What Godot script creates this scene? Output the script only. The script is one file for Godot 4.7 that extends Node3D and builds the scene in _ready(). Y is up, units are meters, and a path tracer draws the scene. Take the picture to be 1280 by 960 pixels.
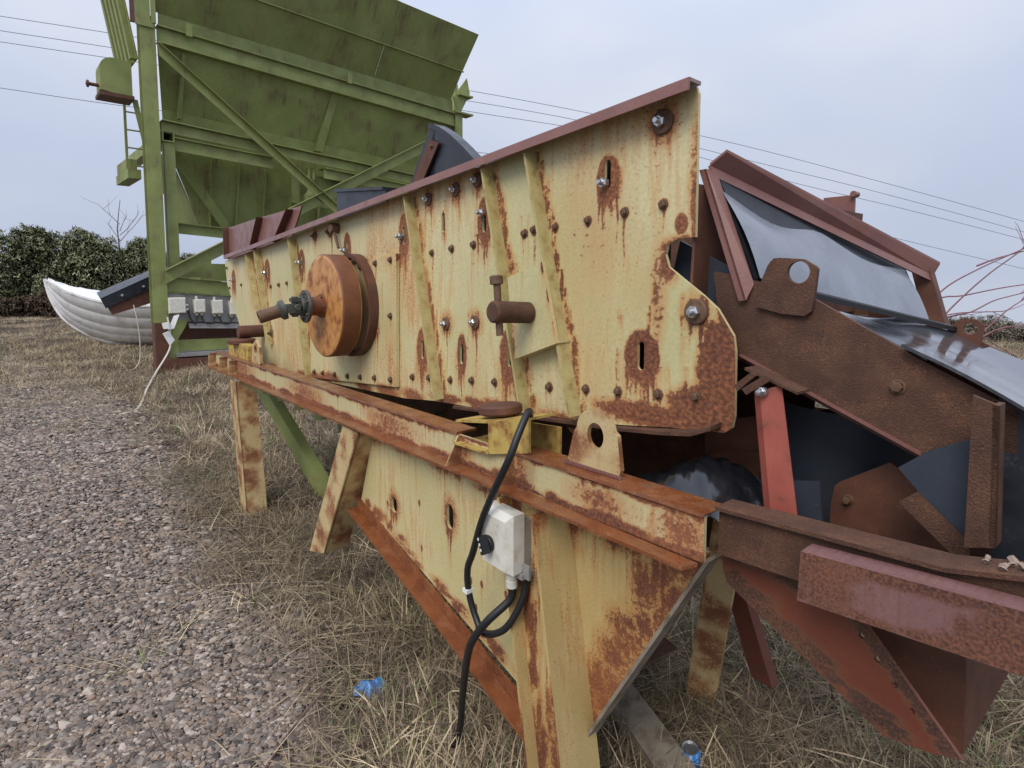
extends Node3D

# An old vibrating screen with its discharge chute on a gravel yard, a green feeder hopper behind it, under an overcast sky.
const SCREEN_TURN := -51.0                       # the screen's own x axis runs towards the discharge end, z towards the photographer
const SCREEN_AT := Vector3(0.13, 0.0, -1.55)
const FEEDER_TURN := 43.0
const FEEDER_AT := Vector3(-6.207, 0.0, -10.175)

var M := {}
var rng := RandomNumberGenerator.new()
var taken := {}
var ground_noise := FastNoiseLite.new()

# ---------------------------------------------------------------- naming
func numbered(called: String) -> String:
	if not taken.has(called):
		taken[called] = 0
		return called
	taken[called] += 1
	return "%s_%03d" % [called, taken[called]]

func thing(called: String, label: String, category: String, at := Vector3.ZERO, turn := 0.0, group := "") -> Node3D:
	var o := Node3D.new()
	o.name = numbered(called)
	add_child(o)
	o.position = at
	o.rotation.y = deg_to_rad(turn)
	tag(o, label, category, group)
	return o

func tag(o: Node, label: String, category: String, group := "") -> void:
	o.set_meta("label", label)
	o.set_meta("category", category)
	if group != "":
		o.set_meta("group", group)

func part(called: String, st: SurfaceTool, mat: Material, parent: Node) -> MeshInstance3D:
	st.generate_normals()
	var o := MeshInstance3D.new()
	o.mesh = st.commit()
	o.material_override = mat
	o.name = called
	parent.add_child(o, true)
	return o

func inst(called: String, mesh: Mesh, mat: Material, parent: Node, xf: Transform3D) -> MeshInstance3D:
	var o := MeshInstance3D.new()
	o.mesh = mesh
	o.material_override = mat
	o.name = called
	parent.add_child(o, true)
	o.transform = xf
	return o

# ---------------------------------------------------------------- shapes
func S() -> SurfaceTool:
	var st := SurfaceTool.new()
	st.begin(Mesh.PRIMITIVE_TRIANGLES)
	st.set_smooth_group(-1)
	return st

func tri(st: SurfaceTool, a: Vector3, b: Vector3, c: Vector3) -> void:
	st.add_vertex(a); st.add_vertex(b); st.add_vertex(c)

# a face whose front looks along "out"
func face(st: SurfaceTool, p: Array, out: Vector3) -> void:
	var n: Vector3 = (p[2] - p[0]).cross(p[1] - p[0])
	if n.dot(out) < 0.0:
		p.reverse()
	for i in range(1, p.size() - 1):
		tri(st, p[0], p[i], p[i + 1])

func hexa(st: SurfaceTool, a: Array, b: Array) -> void:
	# solid between two quads that correspond corner by corner
	var mid := Vector3.ZERO
	for v in a + b:
		mid += v / 8.0
	var fs := [[a[0], a[1], a[2], a[3]], [b[0], b[1], b[2], b[3]]]
	for i in 4:
		var j := (i + 1) % 4
		fs.append([a[i], a[j], b[j], b[i]])
	for f in fs:
		var fm: Vector3 = (f[0] + f[1] + f[2] + f[3]) / 4.0
		face(st, f, fm - mid)

func box(st: SurfaceTool, lo: Vector3, hi: Vector3) -> void:
	hexa(st, [Vector3(lo.x, lo.y, lo.z), Vector3(hi.x, lo.y, lo.z), Vector3(hi.x, hi.y, lo.z), Vector3(lo.x, hi.y, lo.z)],
		[Vector3(lo.x, lo.y, hi.z), Vector3(hi.x, lo.y, hi.z), Vector3(hi.x, hi.y, hi.z), Vector3(lo.x, hi.y, hi.z)])

func slab(st: SurfaceTool, a: Vector3, b: Vector3, c: Vector3, d: Vector3, t: Vector3) -> void:
	hexa(st, [a, b, c, d], [a + t, b + t, c + t, d + t])

# a rectangular bar from p to q; side is the direction of its width
func bar(st: SurfaceTool, p: Vector3, q: Vector3, w: float, h: float, side: Vector3) -> void:
	var ax := (q - p).normalized()
	var u := (side - ax * side.dot(ax)).normalized()
	var v := ax.cross(u).normalized()
	var cs := [u * w * 0.5 + v * h * 0.5, -u * w * 0.5 + v * h * 0.5, -u * w * 0.5 - v * h * 0.5, u * w * 0.5 - v * h * 0.5]
	hexa(st, [p + cs[0], p + cs[1], p + cs[2], p + cs[3]], [q + cs[0], q + cs[1], q + cs[2], q + cs[3]])

# an angle iron from p to q with legs along u and v
func angle_iron(st: SurfaceTool, p: Vector3, q: Vector3, u: Vector3, v: Vector3, t := 0.008) -> void:
	var un := u.normalized() * t
	var vn := v.normalized() * t
	slab(st, p, p + u, q + u, q, vn)
	slab(st, p + vn, p + v, q + v, q + vn, un)

func prism(st: SurfaceTool, poly: PackedVector2Array, z0: float, z1: float) -> void:
	if not Geometry2D.is_polygon_clockwise(poly):
		poly.reverse()
	var ids := Geometry2D.triangulate_polygon(poly)
	for i in range(0, ids.size(), 3):
		var a := poly[ids[i]]
		var b := poly[ids[i + 1]]
		var c := poly[ids[i + 2]]
		face(st, [Vector3(a.x, a.y, z1), Vector3(b.x, b.y, z1), Vector3(c.x, c.y, z1)], Vector3(0, 0, z1 - z0))
		face(st, [Vector3(a.x, a.y, z0), Vector3(b.x, b.y, z0), Vector3(c.x, c.y, z0)], Vector3(0, 0, z0 - z1))
	for i in poly.size():
		var a := poly[i]
		var b := poly[(i + 1) % poly.size()]
		var e := b - a
		var out := Vector3(-e.y, e.x, 0)
		face(st, [Vector3(a.x, a.y, z0), Vector3(b.x, b.y, z0), Vector3(b.x, b.y, z1), Vector3(a.x, a.y, z1)], out)

# a plate with one round hole; the outline is star-shaped round the hole
func holed(st: SurfaceTool, outline: PackedVector2Array, c: Vector2, r: float, z0: float, z1: float, squash := 1.0) -> void:
	var n := 36
	var o := []
	var h := []
	for i in n:
		var d := Vector2.from_angle(TAU * i / n)
		h.append(c + Vector2(d.x * squash, d.y) * r)
		var best := 0.0
		for k in outline.size():
			var hit = Geometry2D.segment_intersects_segment(c, c + d * 20.0, outline[k], outline[(k + 1) % outline.size()])
			if hit != null:
				best = maxf(best, c.distance_to(hit))
		o.append(c + d * best)
	for i in n:
		var j := (i + 1) % n
		for z in [z0, z1]:
			face(st, [Vector3(o[i].x, o[i].y, z), Vector3(o[j].x, o[j].y, z), Vector3(h[j].x, h[j].y, z), Vector3(h[i].x, h[i].y, z)], Vector3(0, 0, 1.0 if z == maxf(z0, z1) else -1.0))
		var em: Vector2 = (o[i] + o[j]) * 0.5 - c
		face(st, [Vector3(o[i].x, o[i].y, z0), Vector3(o[j].x, o[j].y, z0), Vector3(o[j].x, o[j].y, z1), Vector3(o[i].x, o[i].y, z1)], Vector3(em.x, em.y, 0))
		face(st, [Vector3(h[i].x, h[i].y, z0), Vector3(h[j].x, h[j].y, z0), Vector3(h[j].x, h[j].y, z1), Vector3(h[i].x, h[i].y, z1)], Vector3(-em.x, -em.y, 0))

func frame_of(ax: Vector3) -> Basis:
	var y := ax.normalized()
	var h := Vector3.UP if absf(y.y) < 0.9 else Vector3.RIGHT
	var x := h.cross(y).normalized()
	return Basis(x, y, x.cross(y))

# rings of (radius, distance) turned about the axis from p
func lathe(st: SurfaceTool, p: Vector3, ax: Vector3, prof: Array, n := 32) -> void:
	var b := frame_of(ax)
	for k in prof.size() - 1:
		var a0: Vector2 = prof[k]
		var a1: Vector2 = prof[k + 1]
		st.set_smooth_group(k + 1 if n > 8 else -1)
		for i in n:
			var t0 := TAU * i / n
			var t1 := TAU * (i + 1) / n
			var d0 := b.x * cos(t0) + b.z * sin(t0)
			var d1 := b.x * cos(t1) + b.z * sin(t1)
			var q := [p + d0 * a0.x + b.y * a0.y, p + d1 * a0.x + b.y * a0.y, p + d1 * a1.x + b.y * a1.y, p + d0 * a1.x + b.y * a1.y]
			var out := (d0 + d1) * (a1.y - a0.y) - b.y * 2.0 * (a1.x - a0.x)
			if a0.x < 1e-6:
				face(st, [q[0], q[2], q[3]], out)
			elif a1.x < 1e-6:
				face(st, [q[0], q[1], q[2]], out)
			else:
				face(st, q, out)
	st.set_smooth_group(-1)

func cyl(st: SurfaceTool, p: Vector3, q: Vector3, r: float, n := 20, bev := 0.0) -> void:
	var l := p.distance_to(q)
	var prof := [Vector2(0, 0), Vector2(r - bev, 0), Vector2(r, bev), Vector2(r, l - bev), Vector2(r - bev, l), Vector2(0, l)]
	if bev <= 0.0:
		prof = [Vector2(0, 0), Vector2(r, 0), Vector2(r, l), Vector2(0, l)]
	lathe(st, p, q - p, prof, n)

func smooth_points(pts: Array, per := 6) -> PackedVector3Array:
	var out := PackedVector3Array()
	for i in pts.size() - 1:
		var a: Vector3 = pts[maxi(i - 1, 0)]
		var b: Vector3 = pts[i]
		var c: Vector3 = pts[i + 1]
		var d: Vector3 = pts[mini(i + 2, pts.size() - 1)]
		for k in per:
			out.append(b.cubic_interpolate(c, a, d, float(k) / per))
	out.append(pts[-1])
	return out

func tube(st: SurfaceTool, pts: PackedVector3Array, r0: float, r1 := -1.0, n := 8) -> void:
	if r1 < 0.0:
		r1 = r0
	st.set_smooth_group(1)
	var prev := []
	var u := frame_of(pts[1] - pts[0]).x
	for i in pts.size():
		var ax := (pts[mini(i + 1, pts.size() - 1)] - pts[maxi(i - 1, 0)]).normalized()
		u = (u - ax * u.dot(ax)).normalized()
		var v := ax.cross(u)
		var r := lerpf(r0, r1, float(i) / (pts.size() - 1))
		var ring := []
		for k in n:
			var t := TAU * k / n
			ring.append(pts[i] + (u * cos(t) + v * sin(t)) * r)
		if i > 0:
			for k in n:
				var k2 := (k + 1) % n
				var o: Vector3 = ring[k] + ring[k2] - pts[i] * 2.0
				face(st, [prev[k], prev[k2], ring[k2], ring[k]], o)
		prev = ring
	face(st, prev.duplicate(), pts[-1] - pts[-2])
	st.set_smooth_group(-1)

func hex_bolt() -> ArrayMesh:
	# washer and worn hexagon head, standing along +z from the plate
	var st := S()
	lathe(st, Vector3.ZERO, Vector3(0, 0, 1), [Vector2(0.0135, -0.004), Vector2(0.0135, 0.0025), Vector2(0.0098, 0.003)], 14)
	lathe(st, Vector3.ZERO, Vector3(0, 0, 1), [Vector2(0.0102, 0.003), Vector2(0.0104, 0.010), Vector2(0.0082, 0.0125), Vector2(0, 0.013)], 6)
	st.generate_normals()
	return st.commit()

func big_nut() -> Array:
	# [thick washer, nut with its stud end]
	var a := S()
	lathe(a, Vector3.ZERO, Vector3(0, 0, 1), [Vector2(0.034, -0.004), Vector2(0.034, 0.007), Vector2(0.031, 0.010), Vector2(0.012, 0.011)], 26)
	var b := S()
	lathe(b, Vector3.ZERO, Vector3(0, 0, 1), [Vector2(0.017, 0.009), Vector2(0.0175, 0.022), Vector2(0.014, 0.026), Vector2(0.009, 0.0262)], 6)
	lathe(b, Vector3.ZERO, Vector3(0, 0, 1), [Vector2(0.0085, 0.0262), Vector2(0.0085, 0.037), Vector2(0.007, 0.039), Vector2(0, 0.0392)], 12)
	a.generate_normals()
	b.generate_normals()
	return [a.commit(), b.commit()]

# ---------------------------------------------------------------- materials
func noise_bytes(w: int, h: int, sd: int, freq: float, octaves := 4, kind := FastNoiseLite.TYPE_SIMPLEX_SMOOTH) -> PackedByteArray:
	var f := FastNoiseLite.new()
	f.seed = sd
	f.noise_type = kind
	f.frequency = freq
	f.fractal_octaves = octaves
	var im := f.get_seamless_image(w, h, false, false, 0.15, true)
	im.convert(Image.FORMAT_L8)
	return im.get_data()

func streak_bytes(s: int, sd: int, stretch: int, freq: float) -> PackedByteArray:
	var f := FastNoiseLite.new()
	f.seed = sd
	f.frequency = freq
	f.fractal_octaves = 3
	var im := f.get_seamless_image(s, s / stretch, false, false, 0.2, true)
	im.convert(Image.FORMAT_L8)
	im.resize(s, s, Image.INTERPOLATE_BILINEAR)
	return im.get_data()

func texture_of(bytes: PackedByteArray, w: int, h: int, form: int) -> ImageTexture:
	var im := Image.create_from_data(w, h, false, form, bytes)
	return ImageTexture.create_from_image(im)

func triplanar(mat: StandardMaterial3D, size: float, sharp := 8.0) -> void:
	mat.uv1_triplanar = true
	mat.uv1_triplanar_sharpness = sharp
	mat.uv1_scale = Vector3.ONE / size

# noise layers that several materials share: [broad, patches, fine grain, upright runs, specks]
var layers := {}

func layer_set(s: int, variant: int) -> Array:
	var key := "%d/%d" % [s, variant]
	if not layers.has(key):
		var sd := 1000 + variant * 50
		layers[key] = [noise_bytes(s, s, sd, 3.0 / s, 3), noise_bytes(s, s, sd + 1, 5.0 / s, 5), noise_bytes(s, s, sd + 2, 75.0 / s, 3), streak_bytes(s, sd + 3, 9, 34.0 / s), noise_bytes(s, s, sd + 4, 30.0 / s, 3)]
	return layers[key]

# painted or rusty steel: two paint tones, two rust tones, the share of bare rust, of soaked-in stain, runs and specks
func metal(o: Dictionary) -> StandardMaterial3D:
	var s: int = o.get("s", 256)
	var set5 := layer_set(s, int(o.seed) % 4)
	var n1: PackedByteArray = set5[0]
	var n2: PackedByteArray = set5[1]
	var n3: PackedByteArray = set5[2]
	var n4: PackedByteArray = set5[3]
	var n5: PackedByteArray = set5[4]
	var a: Color = o.paint[0]
	var b: Color = o.paint[1]
	var c: Color = o.rust[0]
	var d: Color = o.rust[1]
	var th: float = 0.5 + (0.5 - o.cover) * 0.55
	var runs: float = o.get("runs", 0.3)
	var stain: float = o.get("stain", 0.5)
	var speck: float = 0.90 - o.get("speck", 0.2) * 0.22
	var rp: float = o.get("rough", [0.5, 0.85])[0]
	var rr: float = o.get("rough", [0.5, 0.85])[1]
	var rn: float = o.get("rough_noise", 0.2)
	var rgb := PackedByteArray()
	rgb.resize(s * s * 3)
	var ro := PackedByteArray()
	ro.resize(s * s)
	var dr := d.r - c.r
	var dg := d.g - c.g
	var db := d.b - c.b
	for i in s * s:
		var f1 := n1[i] / 255.0
		var f2 := n2[i] / 255.0
		var f3 := n3[i] / 255.0
		var f4 := n4[i] / 255.0
		var f5 := n5[i] / 255.0
		var r := clampf((f2 * 0.46 + f5 * 0.18 + f3 * 0.36 - th) * 6.5, 0.0, 1.0)
		var run_here := clampf((f4 * 0.7 + f2 * 0.55 - 0.98 + runs * 0.4) * 3.2, 0.0, 1.0) * minf(1.0, runs * 1.6)
		r = maxf(r, run_here * clampf(f3 * 1.6 - 0.35, 0.0, 1.0))
		r = maxf(r, clampf((f5 * 0.45 + f3 * 0.55 - speck) * 14.0, 0.0, 0.95))
		var k := clampf(f1 * 0.75 + f5 * 0.25 + (f4 - 0.5) * o.get("grain", 0.12), 0.0, 1.0)
		var w := clampf((f2 * 0.85 + f1 * 0.25 - 0.44) * 2.0, 0.0, 1.0) * stain * 0.75
		w = maxf(w, run_here * 0.6)
		w = w + (1.0 - w) * r
		var q := clampf(f3 * 0.6 + f5 * 0.4 + (f1 - 0.5) * 0.5, 0.0, 1.0)
		if r < 0.5:
			q = lerpf(0.85, q, r * 2.0)
		var h := 0.94 + 0.12 * f3
		rgb[i * 3] = clampi(int(lerpf(lerpf(a.r, b.r, k), c.r + dr * q, w) * h * 255.0), 0, 255)
		rgb[i * 3 + 1] = clampi(int(lerpf(lerpf(a.g, b.g, k), c.g + dg * q, w) * h * 255.0), 0, 255)
		rgb[i * 3 + 2] = clampi(int(lerpf(lerpf(a.b, b.b, k), c.b + db * q, w) * h * 255.0), 0, 255)
		ro[i] = clampi(int((lerpf(rp, rr, r) + (f2 - 0.5) * rn) * 255.0), 12, 255)
	var m := StandardMaterial3D.new()
	m.albedo_texture = texture_of(rgb, s, s, Image.FORMAT_RGB8)
	m.roughness = (rp + rr) * 0.5
	if o.has("rough_noise"):
		m.roughness = 1.0
		m.roughness_texture = texture_of(ro, s, s, Image.FORMAT_L8)
		m.roughness_texture_channel = BaseMaterial3D.TEXTURE_CHANNEL_GRAYSCALE
	m.metallic_specular = o.get("spec", 0.5)
	triplanar(m, o.get("size", 1.0))
	if o.get("bump", 0.0) > 0.0:
		m.heightmap_enabled = true
		m.heightmap_texture = texture_of(n3, s, s, Image.FORMAT_L8)
		m.heightmap_scale = o.bump
	return m

func plain(col: Color, rough: float, spec := 0.5, metallic := 0.0) -> StandardMaterial3D:
	var m := StandardMaterial3D.new()
	m.albedo_color = col
	m.roughness = rough
	m.metallic_specular = spec
	m.metallic = metallic
	return m

func tinted(col: Color, rough: float) -> StandardMaterial3D:
	var m := plain(col, rough, 0.3)
	m.vertex_color_use_as_albedo = true
	return m

func C(r: int, g: int, b: int) -> Color:
	return Color8(r, g, b)

# the panel that is being painted: left edge, width, top edge, height in metres and its size in pixels
var PX0 := -4.95
var PXW := 5.4
var PY1 := 2.25
var PYH := 1.4
var pw := 2048
var ph := 640
var rustmap := PackedFloat32Array()

func patch(x: float, y: float, rx: float, ry: float, amp: float, soft := 0.25) -> void:
	var cx := (x - PX0) / PXW * pw
	var cy := (PY1 - y) / PYH * ph
	var ax := rx / PXW * pw
	var ay := ry / PYH * ph
	for j in range(maxi(0, int(cy - ay * 1.4)), mini(ph, int(cy + ay * 1.4) + 2)):
		for i in range(maxi(0, int(cx - ax * 1.4)), mini(pw, int(cx + ax * 1.4) + 2)):
			var d := sqrt(pow((i - cx) / ax, 2) + pow((j - cy) / ay, 2))
			var v := amp * clampf((1.0 + soft - d) / (2.0 * soft), 0.0, 1.0)
			var at := j * pw + i
			rustmap[at] = maxf(rustmap[at], v)

# rust that has run down from a bolt or a patch
func run(x: float, y: float, w: float, length: float, amp: float) -> void:
	var cx := (x - PX0) / PXW * pw
	var cy := (PY1 - y) / PYH * ph
	var hw := maxf(0.9, 1.25 * w / PXW * pw)
	var hl := length / PYH * ph
	for j in range(maxi(0, int(cy)), mini(ph, int(cy + hl))):
		var t := (j - cy) / hl
		var wob := sin(j * 0.11 + x * 40.0) * 0.8
		for i in range(maxi(0, int(cx - hw - 2)), mini(pw, int(cx + hw + 3))):
			var d := absf(i - cx - wob) / (hw * (1.0 - 0.45 * t))
			if d < 1.0:
				var at := j * pw + i
				rustmap[at] = minf(1.3, rustmap[at] + amp * 0.72 * (1.0 - t) * (1.0 - d * d))

# ---------------------------------------------------------------- camera, sky, sun
func set_view() -> void:
	var cam := Camera3D.new()
	cam.name = "camera"
	cam.position = Vector3(0, 1.65, 0)
	cam.rotation_degrees.x = -4.5
	cam.near = 0.05
	cam.far = 600.0
	cam.projection = Camera3D.PROJECTION_FRUSTUM
	cam.frustum_offset = Vector2(0, -0.05 * 73.3 / 720.0)   # the lens is shifted, so that uprights stay nearly upright
	cam.size = 0.05 * 960.0 / 720.0
	add_child(cam)
	cam.current = true

	# an even, faintly mottled overcast sky, brighter overhead as such skies are
	var w := 512
	var h := 256
	var f := FastNoiseLite.new()
	f.seed = 5
	f.frequency = 1.6
	f.fractal_octaves = 4
	var sky_img := Image.create(w, h, false, Image.FORMAT_RGBF)
	for j in h:
		var el := PI * (0.5 - (j + 0.5) / h)
		var up := maxf(0.0, sin(el))
		for i in w:
			var az := TAU * (i + 0.5) / w
			var d := Vector3(cos(el) * cos(az), sin(el) * 2.2, cos(el) * sin(az))
			var n := f.get_noise_3dv(d)
			var l := (0.45 + 0.26 * up + SKY_RISE * up * up * up) * (1.0 + 0.12 * n)
			var col := Color(0.86, 0.965, 1.22).lerp(Color(0.95, 1.0, 1.12), clampf(0.25 + 0.9 * n + 0.15 * up, 0.0, 1.0)) * l
			if el < 0.0:
				col = Color(0.40, 0.44, 0.53)   # the same haze below the horizon, where the land falls away
			sky_img.set_pixel(i, j, col)
	var sm := PanoramaSkyMaterial.new()
	sm.panorama = ImageTexture.create_from_image(sky_img)
	var sky := Sky.new()
	sky.sky_material = sm
	var env := Environment.new()
	env.background_mode = Environment.BG_SKY
	env.sky = sky
	env.background_energy_multiplier = 1.0
	env.ambient_light_source = Environment.AMBIENT_SOURCE_SKY
	env.tonemap_mode = Environment.TONE_MAPPER_LINEAR
	env.tonemap_exposure = 1.32
	env.sdfgi_enabled = true
	env.ssao_enabled = true
	env.ssil_enabled = true
	var we := WorldEnvironment.new()
	we.environment = env
	add_child(we)

	var sun := DirectionalLight3D.new()
	sun.name = "sun_behind_clouds"
	sun.light_energy = 0.5
	sun.light_angular_distance = 30.0
	sun.light_color = Color(1.0, 0.965, 0.92)
	sun.shadow_enabled = true
	add_child(sun)
	sun.look_at_from_position(Vector3(-2.2, 5.0, 4.5), Vector3.ZERO)

const SKY_RISE := 0.45

func set_materials() -> void:
	M.cream = metal({"s": 512, "seed": 0, "paint": [C(188, 174, 126), C(208, 192, 150)], "rust": [C(104, 58, 34), C(168, 108, 62)], "cover": 0.20, "stain": 0.55, "runs": 0.40, "speck": 0.75, "rough": [0.5, 0.8], "size": 1.1})
	M.cream_worn = metal({"s": 512, "seed": 1, "paint": [C(182, 160, 112), C(200, 180, 136)], "rust": [C(94, 56, 38), C(154, 102, 64)], "cover": 0.44, "stain": 1.2, "runs": 0.6, "speck": 0.9, "rough": [0.5, 0.75], "rough_noise": 0.15, "size": 0.8})
	M.rib = metal({"seed": 2, "paint": [C(176, 166, 110), C(190, 178, 124)], "rust": [C(112, 78, 44), C(150, 114, 66)], "cover": 0.30, "stain": 0.6, "runs": 0.4, "speck": 0.9, "rough": [0.5, 0.8], "size": 0.35})
	M.wet_rust = metal({"s": 512, "seed": 3, "paint": [C(106, 60, 36), C(138, 84, 50)], "rust": [C(74, 44, 32), C(166, 116, 78)], "cover": 0.42, "stain": 0.8, "runs": 0.1, "speck": 0.9, "rough": [0.26, 0.6], "rough_noise": 0.35, "size": 0.45, "bump": 0.05})
	M.rust_plate = metal({"s": 512, "seed": 0, "paint": [C(68, 45, 34), C(90, 61, 45)], "rust": [C(46, 30, 25), C(122, 84, 59)], "cover": 0.54, "stain": 0.7, "runs": 0.3, "speck": 1.0, "rough": [0.7, 0.9], "size": 0.42, "bump": 0.12})
	M.rust_dark = metal({"seed": 1, "paint": [C(78, 48, 37), C(102, 64, 48)], "rust": [C(56, 34, 27), C(124, 80, 56)], "cover": 0.42, "stain": 0.7, "runs": 0.3, "speck": 0.8, "rough": [0.55, 0.8], "size": 0.5})
	M.primer = metal({"seed": 2, "paint": [C(116, 78, 72), C(138, 98, 90)], "rust": [C(84, 50, 42), C(142, 98, 80)], "cover": 0.30, "stain": 0.5, "runs": 0.3, "speck": 0.6, "rough": [0.35, 0.7], "rough_noise": 0.15, "size": 0.7})
	M.red = metal({"seed": 3, "paint": [C(146, 72, 60), C(170, 90, 76)], "rust": [C(78, 44, 36), C(128, 78, 60)], "cover": 0.28, "stain": 0.5, "runs": 0.3, "speck": 0.8, "rough": [0.4, 0.75], "size": 0.4})
	M.red_dark = metal({"seed": 0, "paint": [C(98, 50, 40), C(118, 62, 48)], "rust": [C(60, 38, 30), C(112, 78, 54)], "cover": 0.36, "stain": 0.7, "runs": 0.3, "speck": 0.8, "rough": [0.5, 0.8], "size": 0.6})
	M.green = metal({"seed": 2, "paint": [C(116, 126, 68), C(146, 155, 94)], "rust": [C(72, 70, 46), C(112, 88, 60)], "cover": 0.14, "stain": 0.35, "runs": 0.5, "speck": 0.5, "rough": [0.5, 0.8], "size": 2.0})
	M.green_wall = metal({"seed": 3, "paint": [C(116, 126, 68), C(146, 155, 94)], "rust": [C(70, 66, 46), C(108, 84, 58)], "cover": 0.22, "stain": 0.45, "runs": 0.6, "speck": 0.5, "rough": [0.6, 0.85], "size": 3.4})
	M.yellow = metal({"seed": 0, "paint": [C(178, 150, 72), C(194, 172, 98)], "rust": [C(84, 52, 30), C(148, 100, 52)], "cover": 0.40, "stain": 0.7, "runs": 0.6, "speck": 0.9, "rough": [0.5, 0.8], "size": 0.3})
	M.wheel = metal({"seed": 1, "paint": [C(186, 128, 68), C(206, 154, 92)], "rust": [C(96, 54, 32), C(162, 98, 50)], "cover": 0.46, "stain": 0.8, "runs": 0.75, "speck": 1.0, "rough": [0.35, 0.65], "rough_noise": 0.2, "size": 0.5})
	M.wheel_rim = metal({"seed": 2, "paint": [C(100, 60, 40), C(126, 78, 48)], "rust": [C(72, 42, 32), C(136, 86, 52)], "cover": 0.48, "stain": 0.7, "runs": 0.3, "speck": 0.8, "rough": [0.4, 0.7], "size": 0.4})
	M.joint = metal({"s": 128, "seed": 3, "paint": [C(54, 62, 60), C(80, 88, 82)], "rust": [C(58, 44, 36), C(104, 76, 58)], "cover": 0.40, "runs": 0.2, "speck": 0.5, "rough": [0.35, 0.6], "size": 0.2})
	M.bolt = metal({"s": 128, "seed": 0, "paint": [C(84, 62, 48), C(112, 86, 62)], "rust": [C(58, 40, 32), C(120, 86, 60)], "cover": 0.45, "rough": [0.55, 0.8], "size": 0.08})
	M.zinc = plain(C(196, 198, 200), 0.32, 0.5, 0.9)
	M.rubber = metal({"seed": 1, "paint": [C(28, 31, 38), C(40, 43, 51)], "rust": [C(46, 48, 54), C(64, 66, 70)], "cover": 0.22, "runs": 0.4, "speck": 0.2, "rough": [0.36, 0.6], "rough_noise": 0.2, "size": 0.6})
	M.wet_sheet = metal({"seed": 2, "paint": [C(58, 60, 65), C(76, 79, 85)], "rust": [C(92, 95, 100), C(60, 61, 64)], "cover": 0.34, "runs": 0.2, "speck": 0.2, "rough": [0.09, 0.2], "rough_noise": 0.12, "spec": 0.9, "size": 0.8})
	M.curtain = metal({"seed": 3, "paint": [C(112, 118, 128), C(134, 141, 152)], "rust": [C(76, 80, 88), C(140, 145, 154)], "cover": 0.30, "runs": 0.5, "speck": 0.2, "rough": [0.2, 0.3], "rough_noise": 0.1, "spec": 0.8, "size": 0.5})
	M.grey_rubber = metal({"seed": 0, "paint": [C(48, 54, 64), C(60, 66, 78)], "rust": [C(78, 84, 94), C(44, 48, 56)], "cover": 0.30, "runs": 0.3, "speck": 0.3, "rough": [0.4, 0.6], "size": 0.5})
	M.black = plain(C(20, 20, 22), 0.5)
	M.cable = plain(C(30, 31, 33), 0.45)
	M.plastic = metal({"seed": 22, "paint": [C(206, 204, 192), C(222, 220, 210)], "rust": [C(150, 140, 116), C(186, 176, 150)], "cover": 0.25, "runs": 0.25, "speck": 0.3, "rough": [0.42, 0.6], "size": 0.3})
	M.board = metal({"seed": 23, "paint": [C(132, 132, 130), C(152, 152, 150)], "rust": [C(96, 92, 86), C(140, 130, 116)], "cover": 0.32, "runs": 0.5, "speck": 0.3, "rough": [0.5, 0.7], "size": 1.2})
	M.wood = metal({"seed": 24, "paint": [C(124, 114, 100), C(150, 140, 124)], "rust": [C(80, 70, 58), C(110, 98, 82)], "cover": 0.4, "runs": 0.6, "speck": 0.3, "rough": [0.8, 0.9], "size": 0.4})
	M.boat = metal({"seed": 25, "paint": [C(226, 226, 227), C(238, 238, 237)], "rust": [C(160, 156, 150), C(196, 194, 190)], "cover": 0.34, "runs": 0.35, "speck": 0.3, "rough": [0.45, 0.6], "size": 2.0})
	M.wire = plain(C(92, 98, 112), 0.6)
	M.rope = plain(C(206, 198, 182), 0.8)
	M.bark = plain(C(104, 84, 80), 0.9, 0.2)
	M.white_rag = plain(C(226, 226, 222), 0.7)

func start_panel(x0: float, w: float, y1: float, h: float, across: int, down: int) -> void:
	PX0 = x0
	PXW = w
	PY1 = y1
	PYH = h
	pw = across
	ph = down
	rustmap.resize(pw * ph)
	rustmap.fill(0.0)

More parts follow.
